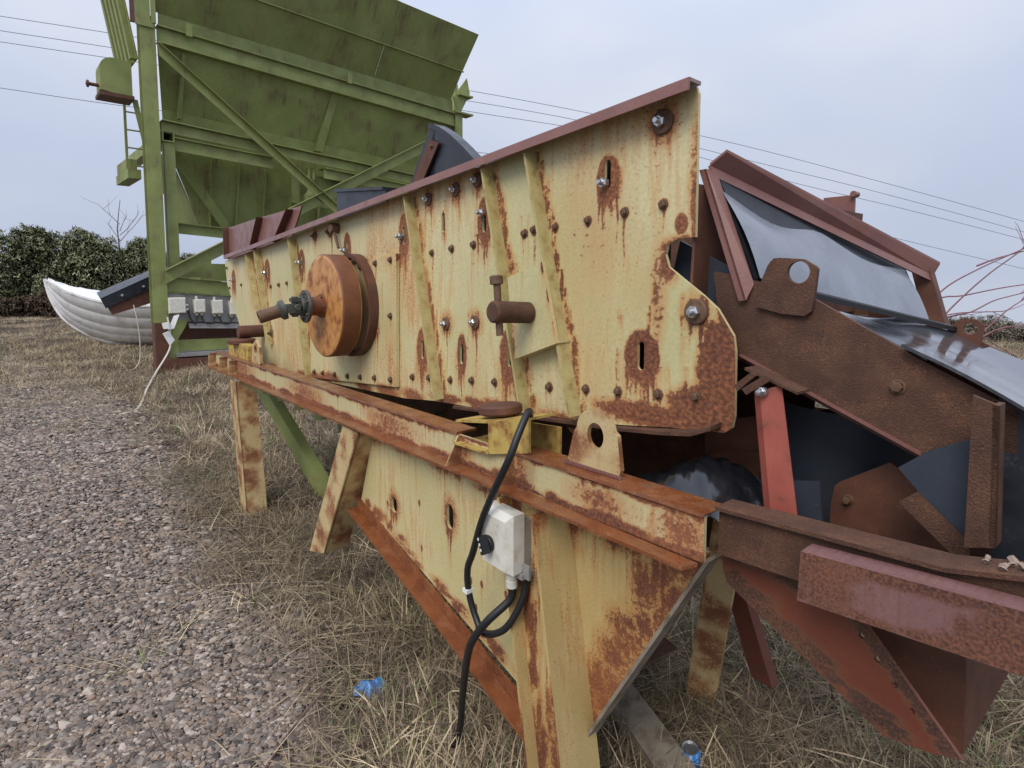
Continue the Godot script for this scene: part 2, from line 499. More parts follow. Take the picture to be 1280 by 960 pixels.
# paint over steel with the rust that has been set down on the panel
func finish_panel(pa: Color, pb: Color, stain: Color, ra: Color, rb: Color, specks: float, variant: int) -> StandardMaterial3D:
	var s := 512
	var set5 := layer_set(s, variant)
	var n1: PackedByteArray = set5[0]
	var n2: PackedByteArray = set5[4]
	var n3: PackedByteArray = set5[2]
	var n4: PackedByteArray = set5[3]
	var rgb := PackedByteArray()
	rgb.resize(pw * ph * 3)
	var ro := PackedByteArray()
	ro.resize(pw * ph)
	for j in ph:
		for i in pw:
			var at := j * pw + i
			var k := (j % s) * s + (i % s)
			var k2 := ((j * 2) % s) * s + ((i * 2) % s)
			var f1 := n1[((j / 2) % s) * s + ((i / 2) % s)] / 255.0
			var f2 := n2[k] / 255.0
			var f3 := n3[k] / 255.0
			var f4 := n4[k] / 255.0
			var v := rustmap[at]
			# specks all over, thicker where rust already works under the paint
			var sp := clampf((n2[k2] / 255.0 * 0.45 + n3[k2] / 255.0 * 0.55 - 0.79 + specks + v * 0.36 + (f1 - 0.5) * 0.25) * 8.0, 0.0, 0.95)
			var bare := clampf((v * 1.25 + (f2 - 0.5) * 0.8 + (f3 - 0.5) * 0.9 - 0.62) * 4.5, 0.0, 1.0)
			var r := maxf(bare, sp)
			var st := clampf(v * (0.7 + f4 * 1.1) + clampf(f4 * 0.7 + f1 * 0.7 - 0.78, 0.0, 1.0) * 1.4, 0.0, 0.92)
			var m := clampf(f1 * 0.9 + (f2 - 0.5) * 0.25, 0.0, 1.0)
			var q := clampf(0.5 + (f3 - 0.5) * 1.2 + (n3[k2] / 255.0 - 0.5) * 0.6 + (f2 - 0.5) * 0.25 + (f1 - 0.5) * 0.7, 0.0, 1.0)
			var h := 0.95 + 0.10 * f3
			for c in 3:
				var p := lerpf(lerpf(pa[c], pb[c], m), stain[c], st)
				rgb[at * 3 + c] = clampi(int(lerpf(p, lerpf(ra[c], rb[c], q), r) * h * 255.0), 0, 255)
			ro[at] = clampi(int(lerpf(0.42 + 0.15 * st, 0.80, r) * 255.0), 0, 255)
	var mat := StandardMaterial3D.new()
	mat.albedo_texture = texture_of(rgb, pw, ph, Image.FORMAT_RGB8)
	mat.roughness_texture = texture_of(ro, pw, ph, Image.FORMAT_L8)
	mat.roughness_texture_channel = BaseMaterial3D.TEXTURE_CHANNEL_GRAYSCALE
	mat.roughness = 1.0
	mat.uv1_triplanar = true
	mat.uv1_triplanar_sharpness = 20.0
	mat.uv1_scale = Vector3(1.0 / PXW, 1.0 / PYH, 1.0 / PXW)
	mat.uv1_offset = Vector3(-PX0 / PXW, -PY1 / PYH, 0.0)
	return mat

# the side plate's paint: rust where it has formed round slots, bolts, welds and the torn end
func set_plate_material(bolts: Array, slots: Array, nuts: Array, ribs: Array) -> void:
	start_panel(-4.95, 5.4, 2.25, 1.4, 2048, 640)
	rng.seed = 77
	for b in bolts:
		patch(b.x, b.y, 0.016, 0.018, 0.8)
		run(b.x + rng.randf_range(-0.004, 0.004), b.y, rng.randf_range(0.005, 0.010), rng.randf_range(0.10, 0.34), rng.randf_range(0.45, 0.9))
		if rng.randf() < 0.5:
			run(b.x + rng.randf_range(-0.02, 0.02), b.y - 0.01, rng.randf_range(0.003, 0.006), rng.randf_range(0.06, 0.2), rng.randf_range(0.4, 0.8))
	for b in nuts:
		patch(b.x, b.y, 0.05, 0.055, 0.55, 0.4)
		for k in 4:
			run(b.x + rng.randf_range(-0.03, 0.03), b.y - 0.02, 0.006, rng.randf_range(0.1, 0.36), rng.randf_range(0.35, 0.75))
	for s in slots:
		patch(s[0], s[1], s[2], s[3], 1.2, 0.16)
		patch(s[0] + rng.randf_range(-0.01, 0.01), s[1] - s[3] * 0.6, s[2] * 1.2, s[3] * 0.9, 0.5, 0.6)
		for k in int(s[2] * 170.0):
			run(s[0] + rng.randf_range(-s[2], s[2]) * 0.95, s[1] - s[3] * 0.5, rng.randf_range(0.004, 0.010), rng.randf_range(0.08, 0.34), rng.randf_range(0.45, 1.0))
	# rust that creeps along the welds of the ribs and runs from them
	for r in ribs:
		for k in 60:
			var p: Vector2 = r[0].lerp(r[1], rng.randf())
			patch(p.x + rng.randf_range(0.0, 0.022), p.y, rng.randf_range(0.006, 0.02), rng.randf_range(0.015, 0.05), rng.randf_range(0.3, 0.75), 0.6)
		for k in 9:
			var p: Vector2 = r[0].lerp(r[1], rng.randf())
			run(p.x + rng.randf_range(0.01, 0.05), p.y, rng.randf_range(0.006, 0.018), rng.randf_range(0.1, 0.35), rng.randf_range(0.25, 0.6))
	# bare corner at the discharge end, the chewed edge of the notch and the foot of the plate
	patch(0.345, 1.40, 0.085, 0.16, 1.25, 0.25)
	patch(0.31, 1.30, 0.14, 0.075, 1.25, 0.3)
	patch(0.12, 1.265, 0.22, 0.035, 1.1, 0.4)
	patch(0.20, 1.735, 0.07, 0.035, 1.0, 0.4)
	patch(0.165, 1.70, 0.035, 0.06, 0.9, 0.4)
	patch(0.20, 1.80, 0.02, 0.028, 1.2, 0.2)
	patch(0.243, 1.90, 0.02, 0.18, 0.6, 0.5)
	patch(0.34, 1.55, 0.03, 0.10, 0.9, 0.4)
	patch(0.13, 1.63, 0.03, 0.15, 0.5, 0.5)
	for k in 30:
		run(rng.randf_range(-0.1, 0.30), rng.randf_range(1.40, 1.75), rng.randf_range(0.004, 0.012), rng.randf_range(0.08, 0.25), rng.randf_range(0.2, 0.6))
	for k in 70:
		var x := rng.randf_range(-4.5, 0.25)
		run(x, rng.randf_range(1.3, 2.05), rng.randf_range(0.003, 0.010), rng.randf_range(0.1, 0.5), rng.randf_range(0.2, 0.55))
	for k in 46:
		var x := rng.randf_range(-4.2, 0.2)
		patch(x, 1.20 + x * 0.066 + rng.randf_range(-0.02, 0.02), rng.randf_range(0.03, 0.12), rng.randf_range(0.012, 0.03), 0.85, 0.5)
	for k in 34:
		patch(rng.randf_range(-4.6, 0.25), rng.randf_range(1.2, 2.0), rng.randf_range(0.04, 0.14), rng.randf_range(0.06, 0.26), rng.randf_range(0.2, 0.42), 0.9)
	M.plate = finish_panel(C(190, 184, 134), C(216, 202, 158), C(194, 142, 88), C(94, 56, 40), C(162, 104, 66), 0.045, 0)

# the long beam: rust along its foot and runs from the flange above
func set_frame_materials() -> void:
	start_panel(-4.2, 4.7, 1.18, 0.28, 2048, 128)
	rng.seed = 91
	for k in 150:
		var x := rng.randf_range(-4.15, 0.46)
		patch(x, beam_y(x) - 0.106 + rng.randf_range(-0.008, 0.010), rng.randf_range(0.02, 0.10), rng.randf_range(0.006, 0.022), rng.randf_range(0.6, 1.1), 0.5)
	for k in 60:
		var x := rng.randf_range(-4.15, 0.46)
		patch(x, beam_y(x) - 0.012, rng.randf_range(0.02, 0.08), rng.randf_range(0.005, 0.014), rng.randf_range(0.5, 1.0), 0.5)
		run(x, beam_y(x) - 0.012, rng.randf_range(0.004, 0.014), rng.randf_range(0.03, 0.11), rng.randf_range(0.3, 0.8))
	for e in [[0.40, 0.07, 0.06], [-0.17, 0.05, 0.08], [-0.46, 0.05, 0.07], [-3.3, 0.3, 0.08], [-2.0, 0.25, 0.05], [-1.0, 0.2, 0.05], [0.15, 0.10, 0.04]]:
		patch(e[0], beam_y(e[0]) - 0.06, e[1], e[2], 0.62, 0.7)
	M.beam = finish_panel(C(186, 176, 130), C(206, 194, 152), C(178, 126, 80), C(88, 52, 40), C(150, 94, 62), 0.05, 1)
	# the slotted hopper panel
	start_panel(-1.4, 1.35, 1.03, 0.72, 720, 384)
	rng.seed = 93
	for e in [[-1.023, 0.707, 0.05, 0.06], [-0.590, 0.797, 0.045, 0.07]]:
		patch(e[0], e[1], e[2], e[3], 0.7, 0.5)
		for k in 7:
			run(e[0] + rng.randf_range(-0.03, 0.03), e[1] - 0.03, rng.randf_range(0.004, 0.008), rng.randf_range(0.08, 0.22), rng.randf_range(0.4, 0.8))
	for k in 30:
		var x := rng.randf_range(-1.3, -0.1)
		patch(x, 0.98 + rng.randf_range(-0.03, 0.02), rng.randf_range(0.03, 0.10), rng.randf_range(0.01, 0.03), rng.randf_range(0.4, 0.8), 0.6)
		run(x, 0.97, rng.randf_range(0.003, 0.010), rng.randf_range(0.08, 0.35), rng.randf_range(0.2, 0.6))
		patch(x, 0.63 - (x + 1.35) * 0.21 + rng.randf_range(0.0, 0.04), rng.randf_range(0.02, 0.08), rng.randf_range(0.01, 0.03), rng.randf_range(0.4, 0.9), 0.6)
	for k in 14:
		var p := V2(rng.randf_range(-1.2, -0.15), rng.randf_range(0.5, 0.95))
		patch(p.x, p.y, 0.008, 0.012, 1.0, 0.4)
		run(p.x, p.y, rng.randf_range(0.004, 0.008), rng.randf_range(0.05, 0.16), 0.6)
	M.panel = finish_panel(C(190, 178, 126), C(210, 196, 150), C(186, 134, 84), C(92, 54, 38), C(156, 98, 62), 0.05, 2)
	# the channel leg and its gusset
	start_panel(-0.26, 0.72, 1.05, 1.10, 512, 768)
	rng.seed = 95
	for k in 70:
		var u := rng.randf()
		var e := V2(0.425, 1.02).lerp(V2(0.05, 0.34), u)
		patch(e.x - rng.randf_range(0.0, 0.10), e.y + rng.randf_range(-0.02, 0.03), rng.randf_range(0.02, 0.06), rng.randf_range(0.02, 0.07), rng.randf_range(0.4, 0.8), 0.7)
		var l := V2(-0.19, 1.0).lerp(V2(-0.02, 0.0), rng.randf())
		patch(l.x + rng.randf_range(0.0, 0.03), l.y, rng.randf_range(0.006, 0.02), rng.randf_range(0.02, 0.07), rng.randf_range(0.4, 1.0), 0.6)
		run(l.x + rng.randf_range(0.0, 0.13), l.y, rng.randf_range(0.003, 0.009), rng.randf_range(0.08, 0.4), rng.randf_range(0.25, 0.6))
	for k in 30:
		var x := rng.randf_range(-0.05, 0.40)
		patch(x, 1.0 + rng.randf_range(-0.05, 0.02), 0.05, 0.03, rng.randf_range(0.4, 0.9), 0.7)
		run(x, 0.98, rng.randf_range(0.004, 0.012), rng.randf_range(0.08, 0.35), rng.randf_range(0.2, 0.5))
		patch(rng.randf_range(-0.12, 0.16), rng.randf_range(-0.05, 0.35), rng.randf_range(0.01, 0.05), rng.randf_range(0.03, 0.10), rng.randf_range(0.4, 0.9), 0.6)
	M.leg = finish_panel(C(178, 156, 104), C(200, 178, 128), C(172, 118, 66), C(86, 50, 38), C(148, 92, 56), 0.09, 3)
	# the channel and skirt below the chute
	start_panel(0.40, 0.85, 1.24, 0.50, 768, 448)
	rng.seed = 97
	for k in 60:
		patch(rng.randf_range(0.9, 1.22), rng.randf_range(1.06, 1.22), rng.randf_range(0.01, 0.05), rng.randf_range(0.008, 0.03), rng.randf_range(0.5, 1.1), 0.5)
		var x := rng.randf_range(0.66, 1.2)
		patch(x, 1.142 + (x - 0.658) * 0.092 - (0.0 if rng.randf() < 0.5 else 0.082), rng.randf_range(0.01, 0.05), rng.randf_range(0.004, 0.012), rng.randf_range(0.6, 1.2), 0.5)
		patch(rng.randf_range(0.66, 0.74), rng.randf_range(1.07, 1.17), rng.randf_range(0.008, 0.03), rng.randf_range(0.006, 0.02), rng.randf_range(0.4, 1.0), 0.5)
	M.side_channel = finish_panel(C(112, 80, 78), C(138, 104, 102), C(108, 74, 62), C(62, 40, 35), C(124, 80, 60), 0.10, 0)
	rustmap.fill(0.0)
	for k in 60:
		var u := rng.randf()
		var e := V2(0.45, 0.965).lerp(V2(0.80, 0.79), u)
		patch(e.x, e.y + rng.randf_range(0.0, 0.03), rng.randf_range(0.01, 0.05), rng.randf_range(0.005, 0.02), rng.randf_range(0.5, 1.1), 0.5)
		e = V2(0.735, 1.0).lerp(V2(0.89, 0.832), u)
		patch(e.x - rng.randf_range(0.0, 0.02), e.y, rng.randf_range(0.006, 0.02), rng.randf_range(0.005, 0.02), rng.randf_range(0.5, 1.1), 0.5)
		patch(rng.randf_range(0.43, 0.70), 1.05 + rng.randf_range(-0.03, 0.02), rng.randf_range(0.01, 0.06), rng.randf_range(0.006, 0.02), rng.randf_range(0.4, 1.0), 0.6)
	M.skirt = finish_panel(C(104, 56, 42), C(126, 70, 52), C(108, 74, 52), C(56, 36, 30), C(112, 76, 54), 0.06, 1)

# ---------------------------------------------------------------- ground
func height_at(x: float, z: float) -> float:
	var d := Vector2(x, z).length()
	var far := clampf((d - 3.0) / 20.0, 0.0, 1.0)
	# beyond the chute the land falls away
	var fall := smoothstep(-0.25, 0.35, x / maxf(d, 0.1)) * maxf(0.0, d - 14.0) * 0.058
	return ground_noise.get_noise_2d(x, z) * (0.03 + 0.10 * far) - 0.005 - fall

# how far a point lies into the gravel lane (positive) or the grass (negative)
const EDGE := [Vector2(-0.35, 0.5), Vector2(-0.5, -1.6), Vector2(-0.62, -1.95), Vector2(-0.95, -2.6), Vector2(-1.65, -3.3), Vector2(-2.7, -4.65), Vector2(-4.4, -6.8), Vector2(-7.6, -9.8), Vector2(-13.0, -14.0)]

func lane(x: float, z: float) -> float:
	var ex: float = EDGE[0].x
	for i in EDGE.size() - 1:
		var a: Vector2 = EDGE[i]
		var b: Vector2 = EDGE[i + 1]
		if z <= a.y:
			ex = lerpf(a.x, b.x, clampf((z - a.y) / (b.y - a.y), 0.0, 1.0))
	return ex - x

func ground_point(i: int, j: int, n: int) -> Vector3:
	# a grid that is fine near the camera and coarse far away
	var u := (i / float(n)) * 2.0 - 1.0
	var v := j / float(n)
	var x := signf(u) * (absf(u) * 8.0 + pow(absf(u), 4.0) * 172.0)
	var z := 6.0 - v * 22.0 - pow(v, 5.0) * 220.0
	return Vector3(x, height_at(x, z), z)

func build_ground() -> void:
	ground_noise.seed = 9
	ground_noise.frequency = 0.35
	ground_noise.fractal_octaves = 3
	var n := 150
	var st := S()
	st.set_smooth_group(1)
	var patches := FastNoiseLite.new()
	patches.seed = 14
	patches.frequency = 0.5
	for j in n:
		for i in n:
			var q := [ground_point(i, j, n), ground_point(i + 1, j, n), ground_point(i + 1, j + 1, n), ground_point(i, j + 1, n)]
			for id in [0, 3, 2, 0, 2, 1]:
				var p: Vector3 = q[id]
				var g := clampf(lane(p.x, p.z) * 1.4 + 0.5 + patches.get_noise_2d(p.x * 2.0, p.z * 2.0) * 0.7, 0.0, 1.0)
				st.set_color(Color(0.165, 0.128, 0.092).lerp(Color(0.135, 0.108, 0.088), g))
				st.add_vertex(p)
	var s := 512
	var a := noise_bytes(s, s, 401, 60.0 / s, 5)
	var b := noise_bytes(s, s, 402, 7.0 / s, 4)
	var rgb := PackedByteArray()
	rgb.resize(s * s * 3)
	for i in s * s:
		var v := 0.42 + 0.62 * (a[i] / 255.0) + 0.25 * (b[i] / 255.0 - 0.5)
		rgb[i * 3] = clampi(int(v * 235.0), 0, 255)
		rgb[i * 3 + 1] = clampi(int(v * 230.0), 0, 255)
		rgb[i * 3 + 2] = clampi(int(v * 226.0), 0, 255)
	var m := tinted(Color.WHITE, 0.95)
	m.albedo_texture = texture_of(rgb, s, s, Image.FORMAT_RGB8)
	m.uv1_triplanar = true
	m.uv1_world_triplanar = true
	m.uv1_scale = Vector3.ONE / 1.7
	m.heightmap_enabled = true
	m.heightmap_texture = texture_of(a, s, s, Image.FORMAT_L8)
	m.heightmap_scale = 1.0
	var g := part("ground", st, m, self)
	g.set_meta("kind", "structure")

func scatter(called: String, meshes: Array, mat: Material, xfs: Array, cols: Array, label: String, category: String) -> void:
	# every mesh variant takes its share of the copies; together they are one carpet
	var root := Node3D.new()
	root.name = numbered(called)
	root.set_meta("kind", "stuff")
	tag(root, label, category)
	add_child(root)
	for v in meshes.size():
		var mm := MultiMesh.new()
		mm.transform_format = MultiMesh.TRANSFORM_3D
		mm.use_colors = true
		mm.mesh = meshes[v]
		var ids := []
		for i in range(v, xfs.size(), meshes.size()):
			ids.append(i)
		mm.instance_count = ids.size()
		for k in ids.size():
			mm.set_instance_transform(k, xfs[ids[k]])
			mm.set_instance_color(k, cols[ids[k]])
		var o := MultiMeshInstance3D.new()
		o.multimesh = mm
		o.material_override = mat
		o.name = "patch" if v == 0 else "patch_%03d" % v
		o.set_meta("kind", "stuff")
		root.add_child(o)

func stone_mesh(sd: int) -> ArrayMesh:
	# a flat chip with broken faces: two uneven rings and two off-centre ends
	rng.seed = sd
	var st := S()
	var n := 6
	var a := []
	var b := []
	for i in n:
		var t := TAU * (i + rng.randf_range(-0.3, 0.3)) / n
		a.append(Vector3(cos(t) * rng.randf_range(0.7, 1.05), rng.randf_range(-0.28, -0.05), sin(t) * rng.randf_range(0.6, 0.95)))
		b.append(Vector3(cos(t) * rng.randf_range(0.5, 0.85), rng.randf_range(0.18, 0.42), sin(t) * rng.randf_range(0.4, 0.75)))
	var top := Vector3(rng.randf_range(-0.2, 0.2), rng.randf_range(0.38, 0.5), rng.randf_range(-0.2, 0.2))
	for i in n:
		var j := (i + 1) % n
		face(st, [a[i], a[j], b[j]], a[i] + b[j])
		face(st, [a[i], b[j], b[i]], a[i] + b[j])
		face(st, [b[i], b[j], top], Vector3.UP)
	st.generate_normals()
	return st.commit()

func blade(st: SurfaceTool, root: Vector3, dir: Vector3, rise: float, reach: float, droop: float, w: float, segs := 3) -> void:
	var side := dir.cross(Vector3.UP).normalized()
	var prev := root
	for k in segs:
		var t := float(k + 1) / segs
		var p := root + dir * reach * t + Vector3.UP * (rise * t - droop * t * t)
		var w0 := w * (1.0 - 0.85 * float(k) / segs)
		var w1 := w * (1.0 - 0.85 * t)
		face(st, [prev - side * w0, prev + side * w0, p + side * w1, p - side * w1], Vector3.UP)
		prev = p

func tuft_mesh(sd: int, blades: int, tall: float, spread: float, w: float) -> ArrayMesh:
	rng.seed = sd
	var st := S()
	for i in blades:
		var d := Vector3.FORWARD.rotated(Vector3.UP, rng.randf() * TAU)
		var h := tall * rng.randf_range(0.45, 1.15)
		var bend := rng.randf()
		var root := Vector3(rng.randf_range(-0.05, 0.05), 0, rng.randf_range(-0.05, 0.05)) * spread * 4.0
		blade(st, root, d, h, h * lerpf(0.15, 1.3, bend), h * lerpf(0.0, 0.95, bend), w * rng.randf_range(0.6, 1.3))
	st.generate_normals()
	return st.commit()

func straw_mesh(sd: int) -> ArrayMesh:
	rng.seed = sd
	var st := S()
	for i in 7:
		var d := Vector3.FORWARD.rotated(Vector3.UP, rng.randf() * TAU)
		var l := rng.randf_range(0.12, 0.34)
		var root := Vector3(rng.randf_range(-0.12, 0.12), rng.randf_range(0.0, 0.02), rng.randf_range(-0.12, 0.12))
		blade(st, root, d, rng.randf_range(0.01, 0.09), l, rng.randf_range(0.0, 0.07), rng.randf_range(0.0014, 0.003))
	st.generate_normals()
	return st.commit()

func in_view(x: float, z: float) -> bool:
	return z < -0.9 and absf(x) < 0.4 + absf(z) * 0.98

func build_ground_cover() -> void:
	var stones := []
	for k in 8:
		stones.append(stone_mesh(500 + k))
	var xs := []
	var cs := []
	var tones := [Color(0.225, 0.178, 0.145), Color(0.17, 0.138, 0.115), Color(0.275, 0.222, 0.18), Color(0.095, 0.082, 0.074), Color(0.23, 0.165, 0.12), Color(0.18, 0.155, 0.135), Color(0.37, 0.315, 0.265)]
	rng.seed = 510
	var patches := FastNoiseLite.new()
	patches.seed = 21
	patches.frequency = 0.9
	var want := 140000
	var tries := 0
	while xs.size() < want and tries < want * 6:
		tries += 1
		var t := rng.randf()
		var z := -1.1 - pow(t, 1.8) * 12.5
		var x := rng.randf_range(-1.02, 0.35) * (absf(z) + 0.4)
		var l := lane(x, z)
		var keep := clampf(0.5 + l * 2.4 + patches.get_noise_2d(x, z) * 0.55, 0.0, 1.0)
		if l < 0.0:
			keep = maxf(keep * 0.6, 0.05)
		keep *= clampf(1.0 - (-z - 8.0) / 9.0, 0.15, 1.0)
		if rng.randf() > keep:
			continue
		var s := rng.randf_range(0.0045, 0.0135) * (1.0 + 1.3 * pow(rng.randf(), 8.0)) * lerpf(1.0, 1.9, clampf((-z - 2.5) / 7.0, 0.0, 1.0))
		var b := Basis.from_euler(Vector3(rng.randfn(0.0, 0.35), rng.randf() * TAU, rng.randfn(0.0, 0.35))).scaled(Vector3(s * rng.randf_range(0.9, 1.4), s * rng.randf_range(0.6, 1.0), s))
		xs.append(Transform3D(b, Vector3(x, height_at(x, z) + rng.randf_range(-0.002, 0.011), z)))
		cs.append(tones[rng.randi() % tones.size()] * rng.randf_range(0.75, 1.3))
	var sm := tinted(Color.WHITE, 0.75)
	sm.metallic_specular = 0.4
	scatter("gravel", stones, sm, xs, cs, "grey and pinkish crushed gravel strewn over the lane beside the machine", "gravel")

	var tufts := []
	for k in 6:
		tufts.append(tuft_mesh(600 + k, 24, 0.17, 0.5, 0.0021))
	xs = []
	cs = []
	rng.seed = 610
	var straw := [Color(0.42, 0.335, 0.21), Color(0.31, 0.24, 0.155), Color(0.56, 0.455, 0.30), Color(0.18, 0.137, 0.095), Color(0.235, 0.18, 0.125), Color(0.11, 0.085, 0.06)]
	tries = 0
	while xs.size() < 19000 and tries < 200000:
		tries += 1
		var t := rng.randf()
		var z := -0.9 - pow(t, 2.0) * 26.0
		var x := rng.randf_range(-1.02, 1.02) * (absf(z) + 0.4)
		var l := lane(x, z)
		var p := patches.get_noise_2d(x * 0.8 + 30.0, z * 0.8)
		var keep := clampf(0.55 - l * 2.2 + p * 0.9, 0.0, 1.0)
		if z < -7.0:
			keep = maxf(keep * 0.6, 0.34)
		if l > 0.5 and z > -6.0:
			keep = 0.006
		# little grows in the dark under the machine
		var q := (Vector3(x, 0, z) - SCREEN_AT).rotated(Vector3.UP, deg_to_rad(-SCREEN_TURN))
		if q.z < -0.25 and q.z > -1.5 and q.x > -3.6 and q.x < 1.4:
			keep *= 0.45
		if rng.randf() > keep:
			continue
		var clump := clampf(0.55 + patches.get_noise_2d(x * 3.2 + 9.0, z * 3.2) * 1.5, 0.12, 1.35)
		if rng.randf() > clump + 0.35:
			continue
		var s := rng.randf_range(0.5, 1.25) * (0.55 + 0.55 * clump) * lerpf(1.0, 1.25, clampf((-z - 4.0) / 12.0, 0.0, 1.0)) * (0.8 + 0.5 * clampf(-l, 0.0, 0.6))
		var b := Basis.from_euler(Vector3(rng.randfn(0.0, 0.2), rng.randf() * TAU, rng.randfn(0.0, 0.2))).scaled(Vector3(s * 1.2, s * rng.randf_range(0.55, 1.1), s * 1.2))
		xs.append(Transform3D(b, Vector3(x, height_at(x, z) - 0.005, z)))
		var c: Color = straw[rng.randi() % straw.size()]
		if rng.randf() < 0.09:
			c = Color(0.17, 0.21, 0.08)
		cs.append(c * rng.randf_range(0.75, 1.15) * (0.75 + 0.35 * clump))
	# thin grass on the far side of the yard
	rng.seed = 620
	for k in 5200:
		var z := rng.randf_range(-27.0, -8.5)
		var x := rng.randf_range(-1.0, 0.1) * absf(z)
		if patches.get_noise_2d(x * 0.5, z * 0.5) < -0.28 + 0.35 * rng.randf() - 0.3:
			continue
		var s := rng.randf_range(0.7, 1.5)
		xs.append(Transform3D(Basis(Vector3.UP, rng.randf() * TAU).scaled(Vector3(s * 1.7, s * 0.7, s * 1.7)), Vector3(x, height_at(x, z) - 0.005, z)))
		cs.append(straw[rng.randi() % 4] * rng.randf_range(0.85, 1.2))
	var gm := tinted(Color.WHITE, 0.8)
	scatter("dry_grass", tufts, gm, xs, cs, "withered straw-coloured grass growing round the machine and across the yard", "grass")

	var straws := []
	for k in 6:
		straws.append(straw_mesh(700 + k))
	xs = []
	cs = []
	rng.seed = 710
	tries = 0
	while xs.size() < 20000 and tries < 300000:
		tries += 1
		var z := -0.9 - pow(rng.randf(), 1.7) * 16.0
		var x := rng.randf_range(-1.02, 1.02) * (absf(z) + 0.4)
		var l := lane(x, z)
		var keep := clampf(0.5 - l * 1.6 + patches.get_noise_2d(x * 1.2, z * 1.2 + 50.0) * 0.8, 0.012, 1.0)
		if z < -6.0:
			keep = maxf(keep, 0.3)
		if rng.randf() > keep:
			continue
		var b := Basis(Vector3.UP, rng.randf() * TAU).scaled(Vector3.ONE * rng.randf_range(0.7, 1.3))
		xs.append(Transform3D(b, Vector3(x, height_at(x, z) + 0.006, z)))
		cs.append(straw[rng.randi() % straw.size()] * rng.randf_range(0.6, 1.1))
	scatter("straw_litter", straws, gm, xs, cs, "loose dead stalks lying flat and matted over the soil", "straw")

# ---------------------------------------------------------------- vegetation
func spray_leaves(sd: int, leaves: int, size: float) -> PackedVector3Array:
	rng.seed = sd
	var out := PackedVector3Array()
	for i in leaves:
		var d := Vector3(rng.randfn(), rng.randfn() * 0.7 + 0.35, rng.randfn()).normalized()
		var root := Vector3(rng.randfn(), rng.randfn(), rng.randfn()) * size * 0.28
		var side := d.cross(Vector3(rng.randfn(), rng.randfn(), rng.randfn())).normalized() * size * 0.10
		var tip := root + d * size * rng.randf_range(0.5, 0.9)
		out.append_array(PackedVector3Array([root - side, root + side, tip + side * 0.25, tip - side * 0.25]))
	return out

var sprays := []
var leaf_mat: StandardMaterial3D

func bush(called: String, label: String, category: String, group: String, at: Vector3, lobes: Array, count: int, tones: Array, sd: int, size := 1.0) -> void:
	# lobes: [offset, radii]; leaf sprays fill the outer half of each lobe
	at.y = height_at(at.x, at.z) - 0.02
	var t := thing(called, label, category, at, 0.0, group)
	rng.seed = sd
	var st := S()
	for i in lobes.size():
		var c: Vector3 = lobes[i][0]
		var mid := c * 0.5 + Vector3(rng.randf_range(-0.1, 0.1), 0, rng.randf_range(-0.1, 0.1))
		tube(st, smooth_points([Vector3(rng.randf_range(-0.08, 0.08), -0.1, rng.randf_range(-0.08, 0.08)), mid, c], 4), 0.06, 0.015, 6)
	part("trunk", st, M.bark, t)
	var leaf: PackedVector3Array = sprays[sd % sprays.size()]
	var vs := PackedVector3Array()
	var ns := PackedVector3Array()
	var cl := PackedColorArray()
	var ix := PackedInt32Array()
	var clumps := FastNoiseLite.new()
	clumps.seed = sd
	clumps.frequency = 1.3
	for k in count:
		var lb: Array = lobes[rng.randi() % lobes.size()]
		var d := Vector3(rng.randfn(), rng.randfn(), rng.randfn()).normalized()
		var r := pow(rng.randf(), 0.2)
		var p: Vector3 = lb[0] + d * lb[1] * r
		# the crown is drawn in and out in clumps
		p = lb[0] + (p - lb[0]) * (1.0 + 0.45 * clumps.get_noise_3dv(p))
		p.y = maxf(p.y, 0.06)
		var b := Basis.from_euler(Vector3(rng.randf() * TAU, rng.randf() * TAU, rng.randf() * TAU)).scaled(Vector3.ONE * rng.randf_range(0.7, 1.35) * size)
		var c: Color = tones[rng.randi() % tones.size()]
		c = c * (0.85 + 0.5 * clumps.get_noise_3dv(p * 0.7)) * rng.randf_range(0.75, 1.2)
		for i in range(0, leaf.size(), 4):
			var at0 := vs.size()
			for e in 4:
				vs.append(p + b * leaf[i + e])
				cl.append(c)
			var nn := (vs[at0 + 1] - vs[at0]).cross(vs[at0 + 2] - vs[at0]).normalized()
			if nn.dot(d) < 0.0:
				nn = -nn
			for e in 4:
				ns.append(nn)
			ix.append_array(PackedInt32Array([at0, at0 + 1, at0 + 2, at0, at0 + 2, at0 + 3]))
	var arr := []
	arr.resize(Mesh.ARRAY_MAX)
	arr[Mesh.ARRAY_VERTEX] = vs
	arr[Mesh.ARRAY_NORMAL] = ns
	arr[Mesh.ARRAY_COLOR] = cl
	arr[Mesh.ARRAY_INDEX] = ix
	var me := ArrayMesh.new()
	me.add_surface_from_arrays(Mesh.PRIMITIVE_TRIANGLES, arr)
	inst("crown", me, leaf_mat, t, Transform3D())

func twigs(st: SurfaceTool, p: Vector3, dir: Vector3, length: float, r: float, depth: int, lift: float) -> void:
	var pts := [p]
	var d := dir
	for k in 3:
		d = (d + Vector3(rng.randfn(), rng.randfn(), rng.randfn()) * 0.10 + Vector3.UP * lift).normalized()
		pts.append(pts[-1] + d * length / 3.0)
	tube(st, smooth_points(pts, 3), r, r * 0.45, 5)
	if depth > 0:
		for k in 3:
			var at: Vector3 = pts[1 + k % 3].lerp(pts[mini(2 + k % 3, 3)], rng.randf())
			var nd := (d + Vector3(rng.randfn(), rng.randfn() * 0.6, rng.randfn()) * 0.55).normalized()
			twigs(st, at, nd, length * rng.randf_range(0.4, 0.7), r * 0.5, depth - 1, lift)

